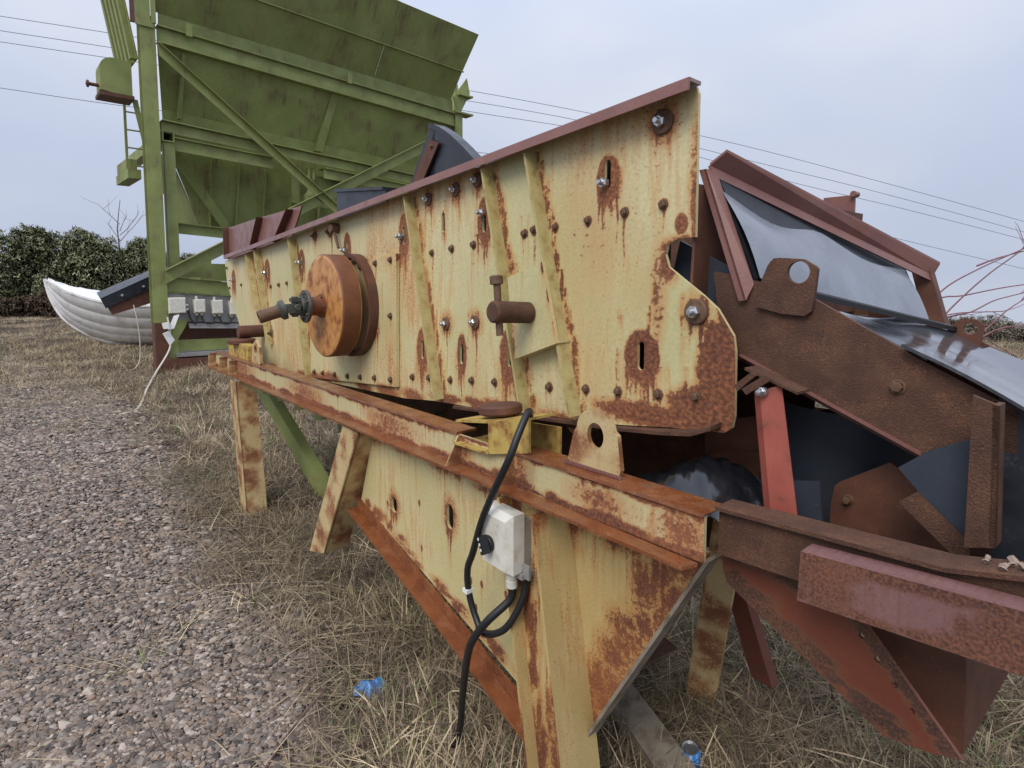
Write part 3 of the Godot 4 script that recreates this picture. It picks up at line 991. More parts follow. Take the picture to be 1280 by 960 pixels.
func build_vegetation() -> void:
	for k in 4:
		sprays.append(spray_leaves(800 + k, 15, 0.19))
	leaf_mat = tinted(Color.WHITE, 0.7)
	leaf_mat.backlight_enabled = true
	leaf_mat.backlight = Color(0.5, 0.52, 0.32)
	var green := [Color(0.37, 0.39, 0.22), Color(0.46, 0.475, 0.28), Color(0.25, 0.275, 0.16), Color(0.60, 0.60, 0.38)]
	var olive := [Color(0.47, 0.44, 0.22), Color(0.35, 0.345, 0.17), Color(0.55, 0.49, 0.28)]
	var heath := [Color(0.28, 0.20, 0.145), Color(0.36, 0.26, 0.18), Color(0.20, 0.15, 0.11)]
	# evergreens along the far edge of the yard: x, z, height, width
	var list := [[-27.4, -28.5, 3.9, 2.6, 1], [-24.4, -29.5, 4.4, 3.0, 0], [-21.2, -28.6, 4.25, 2.8, 0], [-18.6, -29.2, 3.75, 2.5, 0], [-16.6, -30.0, 3.0, 2.0, 0], [-15.4, -27.8, 2.7, 1.9, 1], [-12.8, -28.6, 2.5, 2.2, 1], [-9.8, -31.0, 2.4, 2.4, 0]]
	var names := ["yellowish evergreen bush at the open end of the hedge", "tall dark evergreen bush beside the yellowish end bush", "broad evergreen bush standing above the bow of the white boat", "evergreen bush behind the middle of the white boat", "low dark evergreen bush set back behind the boat", "olive-yellow bush behind the black chute end by the boat", "olive bush seen past the green feeder's corner post", "low evergreen bush seen through the green feeder's frame"]
	for i in list.size():
		var e: Array = list[i]
		rng.seed = 900 + i
		var lobes := []
		for k in 7:
			var y: float = e[2] * rng.randf_range(0.15, 0.66)
			var out: float = e[3] * 0.5 * (1.15 - y / e[2] * 0.75)
			lobes.append([Vector3(rng.randf_range(-1, 1) * out, y, rng.randf_range(-1, 1) * out * 0.8), Vector3(e[3] * 0.42, e[2] * 0.26, e[3] * 0.40)])
		lobes.append([Vector3(0, e[2] * 0.72, 0), Vector3(e[3] * 0.3, e[2] * 0.28, e[3] * 0.3)])
		bush("evergreen_bush", names[i], "bush", "evergreen bushes along the edge of the yard", Vector3(e[0], 0, e[1]), lobes, 4200, olive if e[4] == 1 else green, 900 + i)
	for i in 5:
		rng.seed = 950 + i
		var lobes := []
		for k in 5:
			lobes.append([Vector3(rng.randf_range(-1.2, 1.2), rng.randf_range(0.3, 0.75), rng.randf_range(-0.4, 0.4)), Vector3(0.8, 0.42, 0.5)])
		bush("heath_shrub", ["brown leafless shrub at the open end of the hedge", "brown withered shrub before the tall dark evergreen", "brown withered shrub before the broad evergreen", "brown withered shrub beside the bow of the white boat", "brown withered shrub hidden partly behind the white boat"][i], "shrub", "brown shrubs at the foot of the hedge", Vector3(-26.2 + i * 2.05, 0, -25.9 + 0.3 * (i % 2)), lobes, 1000, heath, 950 + i, 0.8)
	# scrub on the rise beyond the chute
	for i in 6:
		rng.seed = 970 + i
		var lobes := []
		for k in 5:
			lobes.append([Vector3(rng.randf_range(-1.9, 1.9), rng.randf_range(0.2, 0.6), rng.randf_range(-0.8, 0.8)), Vector3(2.1, 0.55, 1.2)])
		bush("scrub_bush", ["pale brown scrub bush beyond the wet chute sheet", "bare grey-brown scrub on the rise past the chute", "tawny scrub bush at the foot of the far rise", "grey scrub bush beside the tawny one on the rise", "brown scrub bush low on the far rise", "straw-coloured scrub bush behind the bare red twigs"][i], "shrub", "scrub on the rise beyond the chute", Vector3(21.5 + i * 2.3, 0, -28.0 - 3.0 * (i % 3)), lobes, 2200, [Color(0.48, 0.41, 0.33), Color(0.38, 0.33, 0.28), Color(0.58, 0.51, 0.41)], 970 + i, 0.65)
	# a bare birch rising behind the hedge
	rng.seed = 990
	var t := thing("bare_tree", "slender leafless tree rising behind the hedge beside the green post", "tree", Vector3(-20.9, height_at(-20.9, -31.0) - 0.05, -31.0))
	var st := S()
	tube(st, smooth_points([Vector3(0, 0, 0), Vector3(0.05, 2.0, 0), Vector3(-0.05, 4.2, 0.1), Vector3(0.1, 5.9, 0)], 4), 0.05, 0.012, 6)
	part("trunk", st, M.bark, t)
	st = S()
	for k in 11:
		var y := rng.randf_range(1.8, 5.2)
		var d := Vector3(rng.randfn(), 1.3, rng.randfn()).normalized()
		twigs(st, Vector3(0, y, 0), d, rng.randf_range(0.8, 1.7), 0.018, 1, 0.12)
	part("crown", st, M.bark, t)
	# bare reddish shrub by the chute
	M.twig = plain(C(134, 96, 100), 0.8, 0.2)
	t = thing("bare_shrub", "leafless shrub with thin reddish twigs reaching out behind the chute", "shrub", Vector3(3.32, height_at(3.32, -4.5) - 0.02, -4.5))
	rng.seed = 993
	st = S()
	tube(st, smooth_points([Vector3(0, 0, 0), Vector3(0.03, 0.45, 0), Vector3(-0.02, 0.85, 0)], 4), 0.022, 0.014, 6)
	part("trunk", st, M.twig, t)
	st = S()
	for e in [[V3(-0.03, 1.21, 0.00), V3(-0.01, 1.51, 0.00), V3(0.08, 1.64, 0.00), V3(0.31, 1.79, 0.00), V3(0.64, 1.95, 0.00), V3(0.94, 2.08, 0.00)],
		[V3(-0.03, 1.15, 0.00), V3(0.04, 1.36, 0.00), V3(0.20, 1.56, 0.00), V3(0.36, 1.74, 0.00), V3(0.55, 1.92, 0.00), V3(0.56, 2.03, 0.00)],
		[V3(-0.03, 1.15, 0.00), V3(-0.01, 1.51, 0.00), V3(0.22, 1.56, 0.00), V3(0.66, 1.63, 0.00), V3(0.97, 1.68, 0.00)],
		[V3(-0.03, 1.18, 0.00), V3(0.04, 1.37, 0.00), V3(0.28, 1.43, 0.00), V3(0.50, 1.51, 0.00), V3(0.66, 1.55, 0.00), V3(0.97, 1.65, 0.00)],
		[V3(0.00, 1.27, 0.00), V3(0.07, 1.41, 0.00), V3(0.46, 1.44, 0.00)],
		[V3(0.14, 1.09, 0.00), V3(0.38, 1.29, 0.00), V3(0.57, 1.41, 0.00), V3(0.67, 1.46, 0.00), V3(0.86, 1.56, 0.00)],
		[V3(0.17, 1.09, 0.00), V3(0.39, 1.29, 0.00), V3(0.68, 1.34, 0.00), V3(0.93, 1.40, 0.00)],
		[V3(0.19, 1.21, 0.00), V3(0.40, 1.24, 0.00), V3(0.56, 1.15, 0.00), V3(0.68, 1.07, 0.00)],
		[V3(0.31, 1.79, 0.00), V3(0.44, 1.85, 0.00), V3(0.64, 1.92, 0.00)]]:
		var pts := []
		if e[0].y < 1.5:
			pts.append(V3(0.0, 0.82, 0.0))
		for p in e:
			pts.append(p + V3(0, 0, 0.16 * sin(p.x * 4.0 + e[-1].y * 9.0) * clampf(p.x + 0.1, 0.0, 1.0)))
		tube(st, smooth_points(pts, 4), 0.008, 0.0035, 5)
		for k in 3:
			var p: Vector3 = pts[-2].lerp(pts[-1], rng.randf())
			twigs(st, p, (pts[-1] - pts[-2]).normalized() + Vector3(rng.randfn(), rng.randfn(), rng.randfn()) * 0.3, rng.randf_range(0.1, 0.3), 0.0028, 0, 0.05)
	part("crown", st, M.twig, t)

func build_far() -> void:
	# a low wooded rise on the right
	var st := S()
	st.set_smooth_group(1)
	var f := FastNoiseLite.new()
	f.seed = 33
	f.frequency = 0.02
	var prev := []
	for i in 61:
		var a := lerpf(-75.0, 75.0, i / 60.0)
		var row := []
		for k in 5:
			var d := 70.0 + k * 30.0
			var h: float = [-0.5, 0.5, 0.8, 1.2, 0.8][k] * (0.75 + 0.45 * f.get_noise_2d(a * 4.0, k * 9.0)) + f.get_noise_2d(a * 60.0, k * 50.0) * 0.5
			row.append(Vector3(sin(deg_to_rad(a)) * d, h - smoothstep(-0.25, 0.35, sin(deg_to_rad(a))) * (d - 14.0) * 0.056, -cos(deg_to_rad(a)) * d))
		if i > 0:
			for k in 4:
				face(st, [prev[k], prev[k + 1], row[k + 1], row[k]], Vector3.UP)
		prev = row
	var hill := part("hill", st, metal({"seed": 341, "s": 256, "paint": [C(132, 126, 120), C(152, 146, 138)], "rust": [C(104, 102, 94), C(124, 114, 104)], "cover": 0.45, "rough": [0.9, 0.95], "size": 9.0}), self)  # pale greys: distance haze is painted into the slope's colour
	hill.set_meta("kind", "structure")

# ---------------------------------------------------------------- the screen box
func V2(x: float, y: float) -> Vector2:
	return Vector2(x, y)

func V3(x: float, y: float, z: float) -> Vector3:
	return Vector3(x, y, z)

const PZ := -0.25      # the front of the side plate

func slot_outline(c: Vector2, w: float, h: float) -> PackedVector2Array:
	var o := PackedVector2Array()
	for i in 7:
		o.append(c + Vector2(cos(PI * i / 6.0) * w, h - w + sin(PI * i / 6.0) * w))
	for i in 7:
		o.append(c + Vector2(-cos(PI * i / 6.0) * w, -h + w - sin(PI * i / 6.0) * w))
	return o

# a plate with slots cut through it
func slotted(st: SurfaceTool, outline: PackedVector2Array, cuts: Array, z0: float, z1: float) -> void:
	# upright bands that meet in the middle of each slot, so that no band has a hole
	var xs := [-100.0, 100.0]
	for c in cuts:
		var m := 0.0
		for v in c:
			m += v.x / c.size()
		xs.append(m)
	xs.sort()
	for k in xs.size() - 1:
		var pieces := Geometry2D.intersect_polygons(outline, PackedVector2Array([Vector2(xs[k], -100), Vector2(xs[k + 1], -100), Vector2(xs[k + 1], 100), Vector2(xs[k], 100)]))
		for c in cuts:
			var next := []
			for p in pieces:
				next.append_array(Geometry2D.clip_polygons(p, c))
			pieces.assign(next)
		for p in pieces:
			var ids := Geometry2D.triangulate_polygon(p)
			for i in range(0, ids.size(), 3):
				var q := [p[ids[i]], p[ids[i + 1]], p[ids[i + 2]]]
				for z in [z0, z1]:
					face(st, [Vector3(q[0].x, q[0].y, z), Vector3(q[1].x, q[1].y, z), Vector3(q[2].x, q[2].y, z)], Vector3(0, 0, 1.0 if z == z1 else -1.0))
	var edges := [outline] + cuts
	for r in edges.size():
		var ring: PackedVector2Array = edges[r]
		var turn := 1.0 if Geometry2D.is_polygon_clockwise(ring) else -1.0
		if r > 0:
			turn = -turn
		for i in ring.size():
			var a := ring[i]
			var b := ring[(i + 1) % ring.size()]
			face(st, [Vector3(a.x, a.y, z0), Vector3(b.x, b.y, z0), Vector3(b.x, b.y, z1), Vector3(a.x, a.y, z1)], Vector3(-(b - a).y, (b - a).x, 0) * turn)

func build_screen_box() -> void:
	var bolts := [V2(-4.641,1.577), V2(-4.235,1.609), V2(-3.802,1.573), V2(-3.397,1.602), V2(-3.205,1.615), V2(-3.026,1.628), V2(-4.717,1.761), V2(-1.257,1.196), V2(-1.072,1.769), V2(-0.912,1.780), V2(-0.754,1.789), V2(-0.444,1.813), V2(-0.396,1.823), V2(-0.286,1.825), V2(-0.139,1.835), V2(0.008,1.847), V2(0.143,1.856), V2(-1.105,1.212), V2(-0.933,1.226), V2(-0.773,1.245), V2(-0.620,1.260), V2(-0.311,1.286), V2(-0.140,1.304), V2(-0.008,1.316), V2(0.139,1.330), V2(0.259,1.342)]
	var cover_bolts := [V2(-1.767,1.718), V2(-1.587,1.735), V2(-1.423,1.747), V2(-1.432,1.476), V2(-2.48,1.070), V2(-2.336,1.080), V2(-2.148,1.095), V2(-1.963,1.110), V2(-1.794,1.126), V2(-1.619,1.145), V2(-1.440,1.160)]
	var nuts := [V2(0.137,2.077), V2(0.255,1.567), V2(-1.094,2.003), V2(-0.879,2.018), V2(-0.961,1.464), V2(-0.748,1.482), V2(-1.60,1.401), V2(-3.424,1.249), V2(-0.727,2.037), V2(-2.224,1.933), V2(-2.464,1.923)]
	# x, y and half sizes of the rust round each slot
	var slots := [[-0.060, 1.950, 0.046, 0.072], [0.075, 1.432, 0.062, 0.075], [-1.165, 1.333, 0.05, 0.10], [-0.846, 1.345, 0.034, 0.085], [-0.529, 1.370, 0.06, 0.10], [-0.979, 1.893, 0.010, 0.05], [-1.323, 1.860, 0.05, 0.10], [-0.686, 1.875, 0.045, 0.09], [-3.484, 1.717, 0.07, 0.09], [-2.722, 1.771, 0.06, 0.08], [-1.980, 1.824, 0.05, 0.09], [-4.500, 1.650, 0.07, 0.09]]
	var ribs := [[V2(-3.902,1.868), V2(-3.687,1.416)], [V2(-3.643,1.882), V2(-3.404,1.165)], [V2(-2.832,1.932), V2(-2.572,1.038)], [V2(-1.227,2.028), V2(-0.985,1.135)], [V2(-0.630,2.062), V2(-0.407,1.195)], [V2(-0.385,2.078), V2(-0.158,1.215)]]
	set_plate_material(bolts + cover_bolts, slots, nuts, ribs)
	var t := thing("screen_box", "long cream-painted steel screen box with rust runs, ribs and a big flywheel", "screening machine", SCREEN_AT, SCREEN_TURN)
	var outline := PackedVector2Array([V2(-4.798,1.83), V2(0.236,2.146), V2(0.244,2.128), V2(0.245,1.762), V2(0.193,1.761), V2(0.160,1.746), V2(0.153,1.720), V2(0.165,1.685), V2(0.275,1.609), V2(0.315,1.577), V2(0.361,1.511), V2(0.367,1.472), V2(0.370,1.310), V2(0.364,1.279), V2(0.343,1.262), V2(0.178,1.243), V2(0.002,1.215), V2(-0.187,1.194), V2(-0.351,1.181), V2(-0.724,1.138), V2(-1.065,1.113), V2(-1.331,1.081), V2(-3.486,0.959), V2(-4.339,1.241), V2(-4.740,1.613)])
	var cuts := []
	for s in slots:
		cuts.append(slot_outline(V2(s[0], s[1] + (0.018 if s[0] > -0.5 and s[1] > 1.8 else 0.0)), 0.012, 0.042))
	var st := S()
	slotted(st, outline, cuts, PZ - 0.010, PZ)
	var plate := part("side_plate", st, M.plate, t)
	plate.set_meta("label", "cream side plate streaked with rust, bare and brown at its torn end")
	var bolt := hex_bolt()
	rng.seed = 31
	for b in bolts:
		inst("bolt", bolt, M.bolt, plate, Transform3D(Basis(Vector3.BACK, rng.randf() * TAU).scaled(Vector3.ONE * rng.randf_range(0.95, 1.2)), V3(b.x, b.y, PZ)))
	var nut := big_nut()
	for b in nuts:
		var k := 1.0 if b.x > 0.0 else 0.82
		var xf := Transform3D(Basis(Vector3.BACK, rng.randf() * TAU).scaled(Vector3.ONE * k), V3(b.x, b.y, PZ))
		inst("washer", nut[0], M.bolt, plate, xf)
		inst("nut", nut[1], M.zinc if b.x > -1.2 else M.bolt, plate, xf)
	for b in [V2(-0.066,1.940), V2(-1.339,1.854), V2(-0.686,1.907), V2(-3.506,1.705), V2(-2.737,1.766), V2(-1.992,1.816), V2(-4.500,1.650)]:
		inst("nut", nut[1], M.zinc, plate, Transform3D(Basis(Vector3.BACK, rng.randf() * TAU).scaled(Vector3(0.95, 0.95, 1.2)), V3(b.x, b.y, PZ - 0.008)))
	# the far wall, the deck and the end plate that close the box
	st = S()
	prism(st, PackedVector2Array([V2(-4.75,1.84), V2(-0.30,2.06), V2(0.10,1.80), V2(0.20,1.62), V2(0.36,1.48), V2(0.36,1.27), V2(-0.35,1.19), V2(-1.33,1.09), V2(-3.48,0.97), V2(-4.3,1.25)]), -1.36, -1.35)
	part("far_side_plate", st, M.rust_plate, t)
	st = S()
	slab(st, V3(-4.3,1.30,PZ - 0.012), V3(0.30,1.50,PZ - 0.012), V3(0.30,1.50,-1.348), V3(-4.3,1.30,-1.348), V3(0, 0.02, 0))
	part("deck", st, M.rust_plate, t)
	st = S()
	slab(st, V3(0.22,1.53,PZ - 0.012), V3(0.235,1.90,PZ - 0.012), V3(0.235,1.90,-1.348), V3(0.22,1.53,-1.348), V3(0.008, 0, 0))
	part("end_plate", st, M.rust_dark, t)
	st = S()
	slab(st, V3(-3.9,0.66,-0.86), V3(0.30,0.62,-0.86), V3(0.30,1.50,-0.86), V3(-3.9,1.31,-0.86), V3(0, 0, -0.01))
	part("daylight_block", st, M.rust_plate, t)  # upright sheet added to keep daylight out of the slit above the beam
	for x in [-3.2, -2.2, -1.2, -0.2]:
		st = S()
		cyl(st, V3(x, 1.20 + x * 0.045, PZ - 0.012), V3(x, 1.20 + x * 0.045, -1.348), 0.05, 16)
		part("cross_tube", st, M.rust_dark, t)
	st = S()
	prism(st, PackedVector2Array([V2(-4.55,1.60), V2(-4.55,1.80), V2(0.12,2.06), V2(0.12,1.60), V2(0.25,1.50), V2(0.25,1.30), V2(-1.2,1.18), V2(-3.4,1.08), V2(-4.2,1.28)]), PZ - 0.07, PZ - 0.06)
	part("inner_liner", st, M.rubber, t)
	# bent top rail
	st = S()
	var ra := V3(-4.86, 1.838, PZ)
	var rb := V3(0.243, 2.150, PZ)
	var fa := V3(-4.50, 1.862, -0.188)
	var fb := V3(0.262, 2.140, -0.188)
	slab(st, V3(-4.86, 1.846, PZ - 0.012), V3(0.243, 2.150, PZ - 0.012), fb, fa, V3(0, 0.009, 0))
	slab(st, fa + V3(0, 0.009, 0), fb + V3(0, 0.009, 0), fb + V3(0, -0.023, 0.004), fa + V3(0, -0.023, 0.004), V3(0, 0, 0.007))
	part("top_rail", st, M.primer, t)
	# lip under the plate, bent down at the torn end
	var low := [V3(-0.9,1.122,0), V3(-0.35,1.178,0), V3(0.0,1.212,0), V3(0.18,1.240,0), V3(0.27,1.258,0), V3(0.335,1.288,0)]
	st = S()
	for i in low.size() - 1:
		var w0 := 0.012 if i < 3 else 0.03 + 0.01 * (i - 3)
		var w1 := 0.012 if i < 2 else 0.03 + 0.01 * (i - 2)
		hexa(st, [low[i] + V3(0,0,PZ + 0.001), low[i + 1] + V3(0,0,PZ + 0.001), low[i + 1] + V3(0,-0.012,PZ + 0.001), low[i] + V3(0,-0.012,PZ + 0.001)], [low[i] + V3(0,-0.004,PZ + w0), low[i + 1] + V3(0,-0.004,PZ + w1), low[i + 1] + V3(0,-0.014,PZ + w1), low[i] + V3(0,-0.014,PZ + w0)])
	part("bottom_lip", st, M.rust_plate, t)
	# stiffening ribs
	for r in ribs:
		st = S()
		var a := V3(r[0].x, r[0].y, PZ + 0.0005)
		var b := V3(r[1].x, r[1].y, PZ + 0.0005)
		slab(st, a, b, b + V3(-0.003, 0, 0.047), a + V3(0, 0, 0.050), V3(-0.011, 0, 0))
		part("rib", st, M.rib, t)
	# bolted cover behind the flywheel
	st = S()
	prism(st, PackedVector2Array([V2(-1.365,1.776), V2(-1.385,1.131), V2(-2.555,1.024), V2(-2.545,1.10), V2(-2.50,1.675)]), PZ + 0.003, PZ + 0.020)
	var cover := part("cover_plate", st, M.plate, t)
	for b in cover_bolts:
		inst("bolt", bolt, M.bolt, cover, Transform3D(Basis(Vector3.BACK, rng.randf() * TAU).scaled(Vector3.ONE * 1.15), V3(b.x, b.y, PZ + 0.020)))
	# pivot bracket with its pin
	st = S()
	prism(st, PackedVector2Array([V2(-0.470,1.658), V2(-0.289,1.710), V2(-0.215,1.448), V2(-0.434,1.372)]), -0.205, -0.193)
	slab(st, V3(-0.434,1.372,-0.205), V3(-0.215,1.448,-0.205), V3(-0.215,1.448,-0.249), V3(-0.434,1.372,-0.249), V3(0,0.008,0))
	var br := part("pivot_bracket", st, M.plate, t)
	st = S()
	cyl(st, V3(-0.352,1.540,-0.194), V3(-0.352,1.548,-0.035), 0.036, 24, 0.006)
	part("pin", st, M.rust_plate, br)
	st = S()
	cyl(st, V3(-0.345,1.47,-0.062), V3(-0.362,1.655,-0.062), 0.0125, 14)
	lathe(st, V3(-0.362,1.635,-0.062), V3(-0.02,0.2,0), [Vector2(0.013, 0), Vector2(0.022, 0.002), Vector2(0.022, 0.026), Vector2(0.018, 0.03), Vector2(0, 0.031)], 20)
	part("cross_bolt", st, M.bolt, br)
	# flywheel with its guard ring, hub and cardan shaft
	var c := V3(-1.85, 1.515, 0)
	st = S()
	lathe(st, c + V3(0, 0, -0.155), Vector3.BACK, [Vector2(0.10, 0), Vector2(0.262, 0), Vector2(0.27, 0.006), Vector2(0.27, 0.008)], 56)
	lathe(st, c + V3(0, 0, -0.155), Vector3.BACK, [Vector2(0.264, 0.102), Vector2(0.25, 0.105), Vector2(0.0, 0.105)], 56)
	var wheel := part("flywheel", st, M.wheel, t)
	st = S()
	lathe(st, c + V3(0, 0, -0.155), Vector3.BACK, [Vector2(0.27, 0.008), Vector2(0.27, 0.096), Vector2(0.264, 0.102)], 56)
	part("rim", st, M.wheel_rim, wheel)
	st = S()
	lathe(st, c + V3(0.02, 0, PZ + 0.012), Vector3.BACK, [Vector2(0.275, 0), Vector2(0.275, 0.055), Vector2(0.255, 0.055), Vector2(0.255, 0.0)], 48)
	part("guard_ring", st, M.rust_dark, t)
	st = S()
	lathe(st, c + V3(0, 0, -0.05), Vector3.BACK, [Vector2(0.062, 0), Vector2(0.062, 0.01), Vector2(0.05, 0.012), Vector2(0.048, 0.075), Vector2(0.044, 0.08), Vector2(0, 0.08)], 32)
	part("hub", st, M.wheel_rim, wheel)
	for k in 6:
		var d := Vector2.from_angle(TAU * k / 6.0) * 0.055
		inst("bolt", bolt, M.bolt, wheel, Transform3D(Basis().scaled(Vector3.ONE * 0.6), c + V3(d.x, d.y, -0.040)))
	st = S()
	lathe(st, c + V3(0, 0, 0.03), Vector3.BACK, [Vector2(0, 0), Vector2(0.083, 0), Vector2(0.085, 0.003), Vector2(0.085, 0.013), Vector2(0.083, 0.016), Vector2(0, 0.016)], 36)
	var shaft := part("cardan_shaft", st, M.joint, t)
	for k in 6:
		var d := Vector2.from_angle(TAU * (k + 0.4) / 6.0) * 0.066
		inst("bolt", bolt, M.bolt, shaft, Transform3D(Basis().scaled(Vector3.ONE * 0.7), c + V3(d.x, d.y, 0.046)))
	st = S()
	for s in [-1.0, 1.0]:
		bar(st, c + V3(0, 0.038 * s, 0.046), c + V3(0, 0.034 * s, 0.112), 0.045, 0.018, Vector3.RIGHT)
		bar(st, c + V3(0.036 * s, -0.006, 0.075), c + V3(0.033 * s, -0.012, 0.16), 0.018, 0.042, Vector3.RIGHT)
	cyl(st, c + V3(0, -0.052, 0.092), c + V3(0, 0.052, 0.092), 0.017, 14, 0.003)
	cyl(st, c + V3(-0.052, -0.003, 0.092), c + V3(0.052, -0.003, 0.092), 0.017, 14, 0.003)
	cyl(st, c + V3(0, 0, 0.046), c + V3(0, 0, 0.066), 0.05, 20, 0.004)
	lathe(st, c + V3(0, -0.012, 0.14), V3(-0.02, -0.045, 0.15), [Vector2(0.0, 0), Vector2(0.05, 0.0), Vector2(0.05, 0.02), Vector2(0.032, 0.035)], 22)
	part("universal_joint", st, M.joint, shaft)
	st = S()
	lathe(st, c + V3(0, -0.016, 0.155), V3(-0.02, -0.045, 0.15), [Vector2(0.032, 0), Vector2(0.032, 0.115), Vector2(0.026, 0.115), Vector2(0.026, 0.03), Vector2(0, 0.03)], 22)
	part("shaft_tube", st, M.bolt, shaft)
	# tensioner rod by the top rail
	st = S()
	cyl(st, V3(-2.03,1.83,PZ + 0.03), V3(-2.09,1.93,PZ + 0.03), 0.008, 10)
	cyl(st, V3(-2.10,1.945,PZ + 0.001), V3(-2.10,1.945,PZ + 0.05), 0.03, 16, 0.004)
	part("tension_rod", st, M.bolt, t)
	# primer-brown feed plate with three stiffeners
	st = S()
	prism(st, PackedVector2Array([V2(-4.847,2.141), V2(-4.0, 2.152), V2(-2.835,2.151), V2(-3.061,1.945), V2(-4.886,1.84)]), -0.31, -0.30)
	var feed := part("feed_plate", st, M.primer, t)
	for r in [[V2(-4.84,2.139), V2(-4.84,1.85)], [V2(-3.738,2.146), V2(-3.99,1.90)], [V2(-3.014,2.141), V2(-3.35,1.93)]]:
		st = S()
		slab(st, V3(r[0].x, r[0].y, -0.299), V3(r[1].x, r[1].y, -0.299), V3(r[1].x, r[1].y, -0.25), V3(r[0].x, r[0].y, -0.25), V3(0.012, 0, 0))
		part("stiffener", st, M.rust_dark, feed)
	# mounting bar and lifting lug near the feed end
	st = S()
	cyl(st, V3(-3.62,1.252,PZ + 0.001), V3(-3.62,1.252,-0.06), 0.048, 20, 0.005)
	part("mounting_bar", st, M.rust_dark, t)
	# curved rubber feed curtain on its strap
	st = S()
	st.set_smooth_group(2)
	var curve := []
	for k in 9:
		var u := k / 8.0
		curve.append(V3(lerpf(-1.83, -1.37, u), 2.525 - 0.26 * pow(u, 1.4) - 0.02 * u, -0.70))
	for k in 8:
		var a: Vector3 = curve[k]
		var b: Vector3 = curve[k + 1]
		face(st, [a, b, V3(b.x, 2.0, -0.70), V3(a.x - 0.42 * (1.0 - k / 8.0), 2.0, -0.70)] if k == 0 else [a, b, V3(b.x - 0.42 * (1.0 - (k + 1) / 8.0), 2.0, -0.70), V3(a.x - 0.42 * (1.0 - k / 8.0), 2.0, -0.70)], Vector3.BACK)
	st.set_smooth_group(-1)
	for k in 8:
		var a: Vector3 = curve[k]
		var b: Vector3 = curve[k + 1]
		slab(st, a + V3(0, 0, 0.012), b + V3(0, 0, 0.012), b + V3(0.0, 0.0, -0.06), a + V3(0.0, 0.0, -0.06), V3(0.006, 0.026, 0.0))
	var cur := part("feed_curtain", st, M.rubber, t)
	st = S()
	slab(st, V3(-1.80,2.455,-0.69), V3(-1.70,2.415,-0.69), V3(-2.08,2.02,-0.69), V3(-2.19,2.02,-0.69), V3(0, 0, 0.012))
	part("strap", st, M.rust_dark, cur)
	inst("bolt", bolt, M.bolt, cur, Transform3D(Basis(), V3(-1.77,2.41,-0.678)))
	st = S()
	slab(st, V3(-2.72,2.245,-0.5), V3(-2.0,2.175,-0.5), V3(-2.0,2.0,-0.5), V3(-2.72,2.06,-0.5), V3(0, 0, -0.02))
	slab(st, V3(-2.72,2.245,-0.48), V3(-2.0,2.175,-0.48), V3(-2.0,2.175,-0.60), V3(-2.72,2.245,-0.60), V3(0, 0.018, 0))
	part("rubber_skirt", st, M.rubber, t)

# ---------------------------------------------------------------- the frame under the screen
func beam_y(x: float) -> float:      # top of the long beam
	return 1.154 + (x - 0.46) * 0.0206

